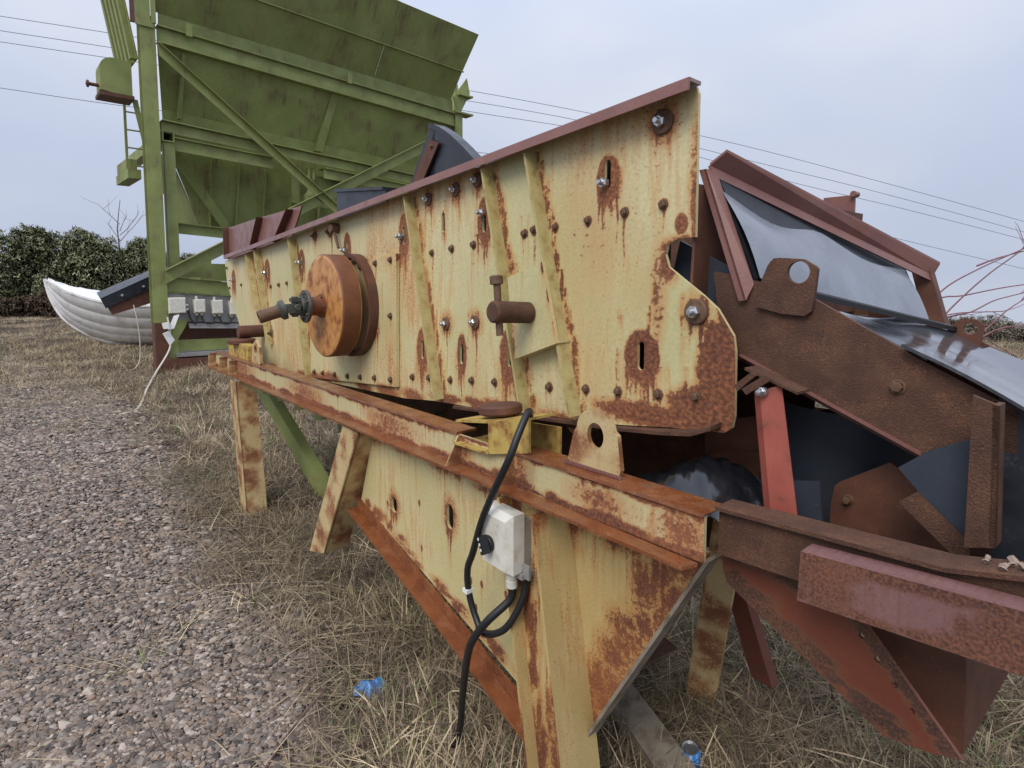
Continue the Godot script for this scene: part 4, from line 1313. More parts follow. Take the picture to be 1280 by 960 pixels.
func build_support_frame() -> void:
	var t := thing("support_frame", "cream-painted steel beam frame with orange wet flanges carrying the screen box", "machine frame", SCREEN_AT, SCREEN_TURN)
	var x0 := -4.12
	var x1 := 0.452
	var st := S()
	slab(st, V3(x0, beam_y(x0) - 0.112, -0.006), V3(x1, beam_y(x1) - 0.112, -0.006), V3(x1, beam_y(x1) - 0.009, -0.006), V3(x0, beam_y(x0) - 0.009, -0.006), V3(0, 0, 0.010))
	part("beam_web", st, M.beam, t)
	for s in [[x0, -0.492], [-0.19, x1]]:
		st = S()
		var a: float = s[0]
		var b: float = s[1]
		hexa(st, [V3(a, beam_y(a), 0.012), V3(b + (0.0 if b < 0 else 0.006), beam_y(b), 0.010), V3(b + (0.0 if b < 0 else 0.012), beam_y(b), -0.072), V3(a, beam_y(a), -0.074)], [V3(a, beam_y(a) - 0.0085, 0.014), V3(b, beam_y(b) - 0.0085, 0.012), V3(b, beam_y(b) - 0.0085, -0.072), V3(a, beam_y(a) - 0.0085, -0.074)])
		part("top_flange", st, M.wet_rust, t)
	st = S()
	hexa(st, [V3(x0, beam_y(x0) - 0.113, 0.072), V3(x1 - 0.01, beam_y(x1) - 0.103, 0.068), V3(x1 + 0.002, beam_y(x1) - 0.103, 0.028), V3(x0, beam_y(x0) - 0.113, -0.07)], [V3(x0, beam_y(x0) - 0.122, 0.072), V3(x1 - 0.01, beam_y(x1) - 0.112, 0.068), V3(x1 + 0.002, beam_y(x1) - 0.112, 0.028), V3(x0, beam_y(x0) - 0.122, -0.07)])
	part("bottom_flange", st, M.wet_rust, t)
	# stiffener plates in the beam
	for x in [-4.10, -3.72, -3.42, -0.488, -0.20]:
		st = S()
		slab(st, V3(x, beam_y(x) - 0.010, 0.005), V3(x, beam_y(x) - 0.010, 0.012 + (0.045 if x < -3 else 0.0)), V3(x, beam_y(x) - 0.112, 0.065), V3(x, beam_y(x) - 0.112, 0.005), V3(0.008, 0, 0))
		part("stiffener", st, M.cream_worn, t)
	# spring seat in the gap of the top flange
	st = S()
	slab(st, V3(-0.485,1.172,0.02), V3(-0.29,1.205,0.02), V3(-0.29,1.205,-0.13), V3(-0.485,1.172,-0.13), V3(0, 0.008, 0))
	slab(st, V3(-0.485,1.098,0.03), V3(-0.29,1.108,0.03), V3(-0.29,1.108,-0.13), V3(-0.485,1.098,-0.13), V3(0, 0.007, 0))
	slab(st, V3(-0.485,1.105,-0.125), V3(-0.12,1.115,-0.125), V3(-0.12,1.205,-0.125), V3(-0.485,1.172,-0.125), V3(0, 0, 0.008))
	slab(st, V3(-0.293,1.108,0.025), V3(-0.115,1.150,0.012), V3(-0.115,1.250,0.012), V3(-0.293,1.212,0.025), V3(0, 0, -0.009))
	slab(st, V3(-0.29,1.204,0.016), V3(-0.115,1.246,0.004), V3(-0.115,1.246,-0.10), V3(-0.29,1.204,-0.12), V3(0, 0.008, 0))
	var seat := part("spring_seat", st, M.yellow, t)
	st = S()
	cyl(st, V3(-0.345,1.214,-0.065), V3(-0.348,1.245,-0.065), 0.072, 30, 0.006)
	part("rubber_buffer", st, M.rust_dark, seat)
	# the same seat at the feed end
	st = S()
	box(st, V3(-3.80, beam_y(-3.8) + 0.001, -0.10), V3(-3.24, beam_y(-3.24) + 0.10, -0.03))
	seat = part("spring_seat", st, M.yellow, t)
	st = S()
	cyl(st, V3(-3.56,1.168,-0.068), V3(-3.56,1.204,-0.068), 0.10, 24, 0.006)
	part("rubber_buffer", st, M.rust_dark, seat)
	# lifting lugs
	st = S()
	var o := PackedVector2Array([V2(0.004,1.146), V2(0.198,1.150), V2(0.182,1.262)])
	for k in 11:
		var d := Vector2.from_angle(PI * k / 10.0)
		o.append(V2(0.106,1.252) + V2(d.x * 0.066, d.y * 0.062))
	o.append(V2(0.028,1.238))
	holed(st, o, V2(0.108,1.243), 0.034, -0.040, -0.026, 0.85)
	part("lifting_lug", st, M.cream_worn, t)
	st = S()
	for k in 22:
		cyl(st, V3(0.002 + k * 0.009, 1.149 + 0.0002 * k, -0.024), V3(0.008 + k * 0.009, 1.150 + 0.0002 * k, -0.021), 0.0055, 8)
	part("weld_bead", st, M.primer, t)
	st = S()
	holed(st, PackedVector2Array([V2(-3.08,1.082), V2(-2.88,1.086), V2(-2.90,1.20), V2(-2.98,1.245), V2(-3.06,1.20)]), V2(-2.98,1.175), 0.035, -0.03, -0.012)
	part("lifting_lug", st, M.cream_worn, t)
	# legs
	st = S()
	slab(st, V3(-3.40,0.93,0.060), V3(-3.24,0.93,0.060), V3(-3.05,-0.02,0.060), V3(-3.22,-0.02,0.060), V3(0, 0, -0.010))
	slab(st, V3(-3.24,0.93,0.060), V3(-3.24,0.93,-0.075), V3(-3.05,-0.02,-0.075), V3(-3.05,-0.02,0.060), V3(-0.010, 0, 0))
	part("leg", st, M.cream_worn, t)
	st = S()
	slab(st, V3(-1.36,0.99,0.055), V3(-1.19,0.99,0.055), V3(-1.545,0.33,0.09), V3(-1.74,0.27,0.09), V3(0, 0, -0.012))
	slab(st, V3(-1.19,0.99,0.055), V3(-1.19,0.99,-0.075), V3(-1.545,0.33,-0.03), V3(-1.545,0.33,0.09), V3(-0.012, 0, 0))
	part("strut", st, M.cream_worn, t)
	# channel leg at the discharge end: web between two flanges
	var lt := V3(-0.200, 1.00, 0.0)
	var lb := V3(-0.020, -0.03, 0.0)
	st = S()
	slab(st, lt + V3(0,0,0.004), lt + V3(0.150,0,0.004), lb + V3(0.150,0,0.004), lb + V3(0,0,0.004), V3(0, 0, 0.010))
	slab(st, lt + V3(0,0,0.055), lt + V3(0,0,-0.07), lb + V3(0,0,-0.07), lb + V3(0,0,0.055), V3(-0.010, 0, 0))
	var leg := part("leg", st, M.leg, t)
	st = S()
	slab(st, lt + V3(0.1505,0,0.060), lt + V3(0.1505,0,-0.084), lb + V3(0.1505,0,-0.084), lb + V3(0.1505,0,0.060), V3(0.010, 0, 0))
	part("flange", st, M.leg, leg)
	# gusset with a folded edge
	st = S()
	prism(st, PackedVector2Array([V2(-0.052,1.01), V2(0.415,1.026), V2(0.055,0.352), V2(0.055,0.42)]), -0.086, -0.078)
	var gus := part("gusset_plate", st, M.leg, t)
	st = S()
	slab(st, V3(0.425,1.024,-0.100), V3(0.044,0.335,-0.100), V3(0.044,0.335,-0.050), V3(0.425,1.024,-0.050), V3(0.008, -0.004, 0))
	part("folded_edge", st, M.wood, gus)
	# hopper panel between the strut and the leg, with a red-brown angle along its foot
	st = S()
	slotted(st, PackedVector2Array([V2(-1.20,1.0), V2(-0.21,1.01), V2(-0.10,0.36), V2(-1.352,0.628)]), [slot_outline(V2(-1.023,0.707), 0.024, 0.034), slot_outline(V2(-0.590,0.797), 0.021, 0.046)], -0.032, -0.022)
	part("hopper_panel", st, M.panel, t)
	st = S()
	var ea := V3(-1.375,0.640,-0.021)
	var eb := V3(-0.085,0.335,-0.021)
	slab(st, ea, eb, eb + V3(0.0,-0.055,0.0), ea + V3(0.0,-0.055,0.0), V3(0, 0, 0.008))
	slab(st, ea + V3(0,-0.055,0), eb + V3(0,-0.055,0), eb + V3(0,-0.055,0.06), ea + V3(0,-0.055,0.06), V3(0, 0.008, 0))
	part("edge_angle", st, M.wet_rust, t)
	st = S()
	prism(st, PackedVector2Array([V2(-1.20,1.0), V2(-0.05,1.01), V2(-0.05,0.36), V2(-1.30,0.628)]), -1.30, -1.29)
	slab(st, V3(-1.352,0.62,-0.034), V3(-0.06,0.36,-0.034), V3(-0.06,0.30,-0.66), V3(-1.352,0.56,-0.66), V3(0, 0.008, 0))
	part("hopper_back", st, M.rust_plate, t)
	# the far beam and its legs
	st = S()
	slab(st, V3(x0, beam_y(x0) - 0.12, -1.28), V3(1.2, beam_y(1.2) - 0.12, -1.28), V3(1.2, beam_y(1.2), -1.28), V3(x0, beam_y(x0), -1.28), V3(0, 0, -0.01))
	slab(st, V3(x0, beam_y(x0) - 0.13, -1.22), V3(1.2, beam_y(1.2) - 0.13, -1.22), V3(1.2, beam_y(1.2) - 0.13, -1.36), V3(x0, beam_y(x0) - 0.13, -1.36), V3(0, 0.009, 0))
	part("far_beam", st, M.cream_worn, t)
	st = S()
	slab(st, V3(0.03,0.98,-0.79), V3(0.12,0.98,-0.83), V3(-0.015,-0.03,-0.83), V3(-0.105,-0.03,-0.79), V3(0, 0, -0.012))
	slab(st, V3(0.03,0.98,-0.79), V3(-0.105,-0.03,-0.79), V3(-0.115,-0.03,-0.90), V3(0.02,0.98,-0.90), V3(-0.010, 0, 0))
	part("leg", st, M.cream_worn, t)
	st = S()
	slab(st, V3(-0.3,0.99,-0.75), V3(1.2,1.01,-0.75), V3(1.2,1.01,-0.89), V3(-0.3,0.99,-0.89), V3(0, 0.01, 0))
	slab(st, V3(-0.3,0.99,-0.745), V3(1.2,1.01,-0.745), V3(1.2,1.12,-0.745), V3(-0.3,1.10,-0.745), V3(0, 0, -0.01))
	part("inner_beam", st, M.rust_plate, t)
	st = S()
	slab(st, V3(-0.03,0.47,-0.92), V3(0.05,0.47,-0.92), V3(0.17,0.16,-0.92), V3(0.09,0.16,-0.92), V3(0, 0, -0.05))
	part("brace", st, M.red_dark, t)
	st = S()
	slab(st, V3(-3.2,-0.02,-1.22), V3(-3.05,-0.02,-1.22), V3(-3.2,0.93,-1.22), V3(-3.35,0.93,-1.22), V3(0, 0, -0.012))
	part("leg", st, M.cream_worn, t)
	# green-painted diagonal brace and the ends of the cross bars
	st = S()
	angle_iron(st, V3(-4.10,0.85,-0.30), V3(-3.02,0.05,-0.50), V3(0, -0.16, 0), V3(0, 0, -0.08), 0.009)
	part("brace", st, M.green, t)
	for k in 6:
		var x := -3.55 + k * 0.37
		st = S()
		slab(st, V3(x,0.96,-0.20), V3(x + 0.10,0.96,-0.20), V3(x + 0.15,0.80,-0.20), V3(x + 0.02,0.77,-0.20), V3(0, 0, -0.01))
		slab(st, V3(x + 0.02,0.77,-0.21), V3(x + 0.15,0.80,-0.21), V3(x + 0.15,0.80,-1.2), V3(x + 0.02,0.77,-1.2), V3(0, 0.01, 0))
		part("cross_bar", st, M.green_wall, t)

# ---------------------------------------------------------------- the discharge chute
func sheet_point(u: float, v: float) -> Vector3:
	# u along the slope from the hood to the low end, v across from the near to the far edge
	var a := V3(lerpf(0.50, 1.10, u), lerpf(1.615, 1.315, u), -0.30)
	var b := V3(lerpf(0.48, 1.02, u), lerpf(1.535, 1.262, u), -1.22)
	var p := a.lerp(b, v)
	p.y -= 0.025 * sin(PI * v) * (1.0 - u) + 0.006 * sin(u * 9.0 + v * 5.0)
	return p

func build_chute() -> void:
	var t := thing("discharge_chute", "rusty steel chute with a wet black rubber lid and an angle-iron hood", "chute", SCREEN_AT, SCREEN_TURN)
	var st := S()
	prism(st, PackedVector2Array([V2(0.27,1.672), V2(0.321,1.665), V2(0.53,1.606), V2(0.742,1.489), V2(0.90,1.410), V2(0.90,1.330), V2(0.833,1.335), V2(0.754,1.293), V2(0.354,1.456), V2(0.284,1.576)]), -0.312, -0.300)
	var near := part("side_plate", st, M.rust_plate, t)
	inst("bolt", hex_bolt(), M.bolt, near, Transform3D(Basis().scaled(Vector3.ONE * 1.2), V3(0.705,1.428,-0.300)))
	st = S()
	slab(st, V3(0.354,1.462,-0.312), V3(0.754,1.299,-0.312), V3(0.754,1.299,-0.292), V3(0.354,1.462,-0.292), V3(0, -0.006, 0))
	part("lower_edge", st, M.primer, near)
	st = S()
	prism(st, PackedVector2Array([V2(0.30,1.60), V2(0.50,1.53), V2(1.02,1.262), V2(1.0,1.15), V2(0.35,1.40)]), -1.24, -1.23)
	slab(st, V3(0.30,1.46,-0.315), V3(0.90,1.22,-0.315), V3(0.90,1.15,-1.228), V3(0.30,1.39,-1.228), V3(0, 0.01, 0))
	part("chute_floor", st, M.rust_dark, t)
	# wet lid in two overlapping sheets
	for part_of in [[0.02, 0.42, 0.0], [0.36, 1.0, 0.012]]:
		st = S()
		var nu := 14
		var nv := 14
		for i in nu:
			for j in nv:
				var q := []
				for e in [[i, j], [i + 1, j], [i + 1, j + 1], [i, j + 1]]:
					q.append(sheet_point(lerpf(part_of[0], part_of[1], e[0] / float(nu)), lerpf(-0.01 if part_of[2] > 0.0 else 0.012, 1.0, e[1] / float(nv))) + V3(0, part_of[2], 0.02 if part_of[2] > 0.0 else 0.0))
				st.set_smooth_group(1)
				face(st, q.duplicate(), Vector3.UP)
				st.set_smooth_group(2)
				for k in 4:
					q[k] += V3(0, -0.007, 0)
				face(st, q, Vector3.DOWN)
				st.set_smooth_group(-1)
				if j == 0:
					var a: Vector3 = sheet_point(lerpf(part_of[0], part_of[1], i / float(nu)), -0.01 if part_of[2] > 0.0 else 0.012) + V3(0, part_of[2], 0.02 if part_of[2] > 0.0 else 0.0)
					var b: Vector3 = sheet_point(lerpf(part_of[0], part_of[1], (i + 1) / float(nu)), -0.01 if part_of[2] > 0.0 else 0.012) + V3(0, part_of[2], 0.02 if part_of[2] > 0.0 else 0.0)
					face(st, [a, b, b + V3(0, -0.007, 0), a + V3(0, -0.007, 0)], Vector3.BACK)
		part("rubber_lid", st, M.wet_sheet, t)
	# bolts through the lid
	for e in [[0.72, 0.45], [0.86, 0.80]]:
		st = S()
		var p := sheet_point(e[0], e[1]) + V3(0, 0.008, 0)
		cyl(st, p, p + V3(0, 0.035, 0), 0.006, 10)
		lathe(st, p + V3(0, 0.018, 0), Vector3.UP, [Vector2(0.006, 0), Vector2(0.011, 0), Vector2(0.011, 0.009), Vector2(0.006, 0.0095)], 6)
		part("lid_bolt", st, M.bolt, t)
	# lifting lugs on both sides
	st = S()
	holed(st, PackedVector2Array([V2(0.395,1.585), V2(0.405,1.640), V2(0.425,1.690), V2(0.440,1.704), V2(0.507,1.698), V2(0.540,1.678), V2(0.535,1.620), V2(0.528,1.566), V2(0.46,1.570)]), V2(0.497,1.668), 0.026, -0.298, -0.286)
	part("lifting_lug", st, M.rust_plate, t)
	st = S()
	holed(st, PackedVector2Array([V2(0.565,1.462), V2(0.569,1.495), V2(0.59,1.520), V2(0.611,1.529), V2(0.640,1.527), V2(0.660,1.510), V2(0.652,1.44)]), V2(0.625,1.496), 0.018, -1.20, -1.188)
	part("lifting_lug", st, M.rust_dark, t)
	# hood: two posts, a top angle and the sheet hung in it
	var na := V3(0.250,1.957,-0.30)
	var fa := V3(0.501,1.680,-1.20)
	var ax := (fa - na).normalized()
	st = S()
	slab(st, na, fa + ax * 0.03, fa + ax * 0.03 + V3(0.012, 0.038, -0.02), na + V3(0.036, 0.032, -0.02), V3(0.0, -0.007, 0.0))
	slab(st, na + V3(0.002, -0.007, 0), fa + V3(0.002, -0.007, 0), fa + V3(0.010, -0.032, 0.0), na + V3(0.010, -0.034, 0.0), V3(-0.007, 0.0, 0.0))
	part("top_angle", st, M.primer, t)
	st = S()
	slab(st, V3(0.229,1.940,-0.284), V3(0.250,1.940,-0.284), V3(0.372,1.600,-0.284), V3(0.352,1.597,-0.284), V3(0, 0, -0.008))
	slab(st, V3(0.250,1.940,-0.284), V3(0.258,1.938,-0.320), V3(0.384,1.640,-0.298), V3(0.372,1.600,-0.284), V3(-0.007, 0, 0))
	part("post", st, M.primer, t)
	st = S()
	slab(st, V3(0.445,1.712,-1.20), V3(0.496,1.690,-1.20), V3(0.550,1.500,-1.20), V3(0.498,1.515,-1.20), V3(0, 0, -0.010))
	slab(st, V3(0.496,1.690,-1.20), V3(0.550,1.500,-1.20), V3(0.550,1.500,-1.245), V3(0.496,1.690,-1.245), V3(0.008, 0, 0))
	part("post", st, M.rust_dark, t)
	st = S()
	st.set_smooth_group(1)
	var n := 20
	for i in n:
		for j in 8:
			var q := []
			for e in [[i, j], [i + 1, j], [i + 1, j + 1], [i, j + 1]]:
				var u: float = e[0] / float(n)
				var v: float = e[1] / 8.0
				var sag := 0.10 + 0.20 * pow(absf(sin(u * PI * 1.9 + 0.25)), 1.5) * (1.0 - 0.35 * u)
				var top := V3(0.262,1.918,-0.312).lerp(V3(0.455,1.700,-1.10), u)
				var foot := V3(0.392,1.655,-0.312).lerp(V3(0.540,1.520,-1.10), u)
				var p := top.lerp(foot, lerpf(sag, 1.0, v))
				p += V3((0.007 * sin(u * 8.0) + 0.012 * (1.0 - u)) * sin(PI * v), 0.0, 0.0)
				q.append(p)
			face(st, q, V3(1, 0.6, 0))
	part("rubber_curtain", st, M.curtain, t)
	st = S()
	slab(st, V3(0.262,1.925,-0.325), V3(0.450,1.712,-1.12), V3(0.530,1.52,-1.12), V3(0.380,1.655,-0.325), V3(-0.008, -0.004, 0))
	part("dark_gap_backing", st, M.rubber, t)  # black sheet added behind the scallops, standing in for the shaded underside
	st = S()
	slab(st, V3(0.425,1.632,-0.33), V3(0.572,1.492,-1.19), V3(0.592,1.484,-1.19), V3(0.445,1.622,-0.33), V3(0, 0.014, 0))
	part("curtain_foot", st, M.black, t)
	# grey liner behind the notch and a dark filler behind it
	st = S()
	prism(st, PackedVector2Array([V2(0.14,1.762), V2(0.325,1.668), V2(0.325,1.55), V2(0.20,1.55), V2(0.12,1.68)]), -0.345, -0.335)
	part("rubber_liner", st, M.grey_rubber, t)
	st = S()
	slab(st, V3(0.05,1.99,-1.46), V3(0.17,1.99,-1.46), V3(0.17,1.70,-1.46), V3(0.05,1.70,-1.46), V3(0, 0, -0.01))
	cyl(st, V3(0.17,1.992,-1.48), V3(0.17,1.992,-1.44), 0.012, 10)
	part("end_bracket", st, M.primer, t)

# ---------------------------------------------------------------- the frame below the chute
func build_discharge_frame() -> void:
	var t := thing("discharge_conveyor", "rusty channel frame with red skirt plates and old belting under the chute", "conveyor frame", SCREEN_AT, SCREEN_TURN)
	var st := S()
	# kinked channel carrying on from the long beam
	var top := [V3(0.456,1.160,-0.03), V3(0.865,1.187,-0.03), V3(1.25,1.285,-0.03)]
	for i in 2:
		var a: Vector3 = top[i]
		var b: Vector3 = top[i + 1]
		slab(st, a, b, b + V3(0, 0, -0.07), a + V3(0, 0, -0.07), V3(0, -0.008, 0))
		slab(st, a + V3(0, -0.008, -0.018), b + V3(0, -0.008, -0.018), b + V3(0, -0.10, -0.018), a + V3(0, -0.10, -0.018), V3(0, 0, -0.009))
		slab(st, a + V3(0, -0.10, -0.01), b + V3(0, -0.10, -0.01), b + V3(0, -0.10, -0.08), a + V3(0, -0.10, -0.08), V3(0, -0.008, 0))
	part("channel", st, M.rust_plate, t)
	st = S()
	var pa := V3(0.658,1.142,0.012)
	var pb := V3(1.20,1.192,0.012)
	slab(st, pa, pb, pb + V3(0.006,-0.082,0), pa + V3(-0.003,-0.082,0), V3(0, 0, -0.008))
	slab(st, pa + V3(0, 0.0, -0.0), pb, pb + V3(0, 0, -0.05), pa + V3(0, 0, -0.05), V3(0, 0.007, 0))
	slab(st, pa + V3(-0.003, -0.089, 0), pb + V3(0.006, -0.089, 0), pb + V3(0.006, -0.089, -0.05), pa + V3(-0.003, -0.089, -0.05), V3(0, 0.007, 0))
	part("side_channel", st, M.side_channel, t)
	# red skirt plate and the brown plate square to it
	st = S()
	slotted(st, PackedVector2Array([V2(0.430,1.062), V2(0.69,1.065), V2(0.735,1.001), V2(0.890,0.832), V2(0.84,0.815), V2(0.771,0.801), V2(0.449,0.962), V2(0.438,0.99)]), [slot_outline(V2(0.728,0.975), 0.005, 0.006), slot_outline(V2(0.756,0.942), 0.005, 0.006), slot_outline(V2(0.785,0.908), 0.005, 0.006), slot_outline(V2(0.815,0.876), 0.005, 0.006)], -0.108, -0.100)
	part("skirt_plate", st, M.skirt, t)
	st = S()
	prism(st, PackedVector2Array([V2(0.64,1.08), V2(0.862,1.08), V2(0.870,0.88), V2(0.866,0.765), V2(0.80,0.79), V2(0.72,0.90)]), -0.208, -0.200)
	slab(st, V3(0.862,1.08,-0.209), V3(0.870,0.77,-0.209), V3(0.870,0.77,-0.60), V3(0.862,1.08,-0.60), V3(-0.008, 0, 0))
	part("end_skirt", st, M.rust_dark, t)
	# leaning red angle post with its head bracket
	st = S()
	slab(st, V3(0.447,1.390,-0.200), V3(0.466,1.396,-0.186), V3(0.508,1.070,-0.186), V3(0.487,1.068,-0.200), V3(-0.004, 0, -0.004))
	slab(st, V3(0.466,1.396,-0.186), V3(0.502,1.412,-0.215), V3(0.556,1.075,-0.215), V3(0.508,1.070,-0.186), V3(-0.002, 0, -0.006))
	part("red_post", st, M.red, t)
	st = S()
	slab(st, V3(0.420,1.438,-0.20), V3(0.545,1.398,-0.20), V3(0.545,1.398,-0.26), V3(0.420,1.438,-0.26), V3(0, 0.006, 0))
	slab(st, V3(0.438,1.384,-0.178), V3(0.498,1.428,-0.178), V3(0.480,1.436,-0.178), V3(0.426,1.396,-0.178), V3(0, 0, -0.008))
	slab(st, V3(0.412,1.388,-0.185), V3(0.455,1.430,-0.185), V3(0.443,1.436,-0.185), V3(0.402,1.400,-0.185), V3(0, 0, -0.02))
	var hb := part("head_bracket", st, M.rust_plate, t)
	inst("bolt", hex_bolt(), M.zinc, hb, Transform3D(Basis(Vector3.BACK, 0.4).scaled(V3(0.8, 0.8, 1.8)), V3(0.474,1.396,-0.184)))
	# square rusty post
	st = S()
	slab(st, V3(0.852,1.445,-0.200), V3(0.889,1.432,-0.200), V3(0.897,1.180,-0.200), V3(0.853,1.165,-0.200), V3(0, 0, -0.010))
	slab(st, V3(0.889,1.432,-0.200), V3(0.897,1.180,-0.200), V3(0.897,1.180,-0.245), V3(0.889,1.432,-0.245), V3(-0.009, 0, 0))
	part("post", st, M.rust_plate, t)
	# old belting: a wrapped sheet, flat offcuts, side panels
	st = S()
	st.set_smooth_group(1)
	for i in 18:
		var q := []
		for e in [[i, 0], [i + 1, 0], [i + 1, 1], [i, 1]]:
			var u: float = e[0] / 18.0
			var a := lerpf(-2.1, 1.25, u)
			q.append(V3(0.44 + 0.24 * sin(a * 0.8) + 0.03 * (1.0 - e[1]) , 1.315 - 0.32 * e[1] - 0.02 * u, -0.66 + 0.15 * cos(a)))
		face(st, q, V3(0, 0, 1))
	part("wrapped_belt", st, M.grey_rubber, t)
	st = S()
	slab(st, V3(0.323,1.118,-0.345), V3(0.540,1.168,-0.345), V3(0.552,1.040,-0.345), V3(0.330,0.99,-0.345), V3(0, 0, -0.008))
	part("belt_offcut", st, M.grey_rubber, t)
	st = S()
	prism(st, PackedVector2Array([V2(0.545,1.10), V2(0.553,1.150), V2(0.565,1.163), V2(0.668,1.236), V2(0.90,1.10), V2(0.90,1.0), V2(0.545,1.0)]), -0.408, -0.400)
	var bp := part("guard_plate", st, M.rust_dark, t)
	inst("bolt", hex_bolt(), M.bolt, bp, Transform3D(Basis().scaled(V3(0.9, 0.9, 1.6)), V3(0.585,1.125,-0.400)))
	st = S()
	prism(st, PackedVector2Array([V2(0.725,1.268), V2(0.775,1.314), V2(0.853,1.360), V2(0.853,1.155), V2(0.80,1.19)]), -0.268, -0.260)
	part("rubber_flap", st, M.grey_rubber, t)
	st = S()
	slab(st, V3(0.732,1.200,-0.258), V3(0.762,1.230,-0.258), V3(0.850,1.155,-0.258), V3(0.850,1.105,-0.258), V3(0, 0, 0.008))
	part("flap_strip", st, M.rust_plate, t)
	st = S()
	slab(st, V3(0.87,1.43,-0.30), V3(1.25,1.30,-0.30), V3(1.25,1.02,-0.30), V3(0.87,1.10,-0.30), V3(0, 0, -0.01))
	part("side_panel", st, M.rubber, t)
	st = S()
	slab(st, V3(0.10,1.20,-0.55), V3(0.60,1.33,-0.62), V3(0.60,1.26,-0.62), V3(0.10,1.08,-0.55), V3(0, 0, -0.01))
	slab(st, V3(0.05,1.06,-0.50), V3(0.5,1.30,-0.72), V3(0.6,1.30,-0.72), V3(0.6,1.0,-0.74), V3(0, -0.01, -0.01))
	part("cross_plate", st, M.rust_dark, t)
	# pebbles and crumbs caught on the flange
	rng.seed = 71
	var sm := stone_mesh(503)
	var pm := plain(C(150, 132, 118), 0.9)
	for k in 14:
		var x := rng.randf_range(0.905, 1.0)
		inst("pebble", sm, pm, t, Transform3D(Basis.from_euler(Vector3(rng.randf(), rng.randf() * TAU, rng.randf())).scaled(Vector3.ONE * rng.randf_range(0.006, 0.013)), V3(x, 1.187 + (x - 0.865) * 0.2545 + 0.005, rng.randf_range(-0.09, -0.04))))

	# crumpled black sheeting lying on the frame
	var b := thing("plastic_sheet", "crumpled black plastic sheeting lying on the frame behind the red post", "plastic sheet", SCREEN_AT, SCREEN_TURN)
	st = S()
	st.set_smooth_group(1)
	var f := FastNoiseLite.new()
	f.seed = 8
	f.frequency = 5.0
	for i in 26:
		for j in 18:
			var q := []
			for e in [[i, j], [i + 1, j], [i + 1, j + 1], [i, j + 1]]:
				var u: float = e[0] / 26.0
				var v: float = e[1] / 18.0
				var hump := 0.10 * exp(-pow((u - 0.62) * 2.6, 2)) * sin(PI * clampf(v * 0.9 + 0.1, 0, 1))
				q.append(V3(lerpf(0.06, 0.46, u), 1.045 + hump * 1.2 + 0.025 * absf(f.get_noise_2d(u * 0.6, v * 1.6)) * 2.0, lerpf(-0.13, -0.45, v)))
			face(st, q, Vector3.UP)
	part("crumpled_sheet", st, plain(C(26, 27, 31), 0.22, 0.6), b)

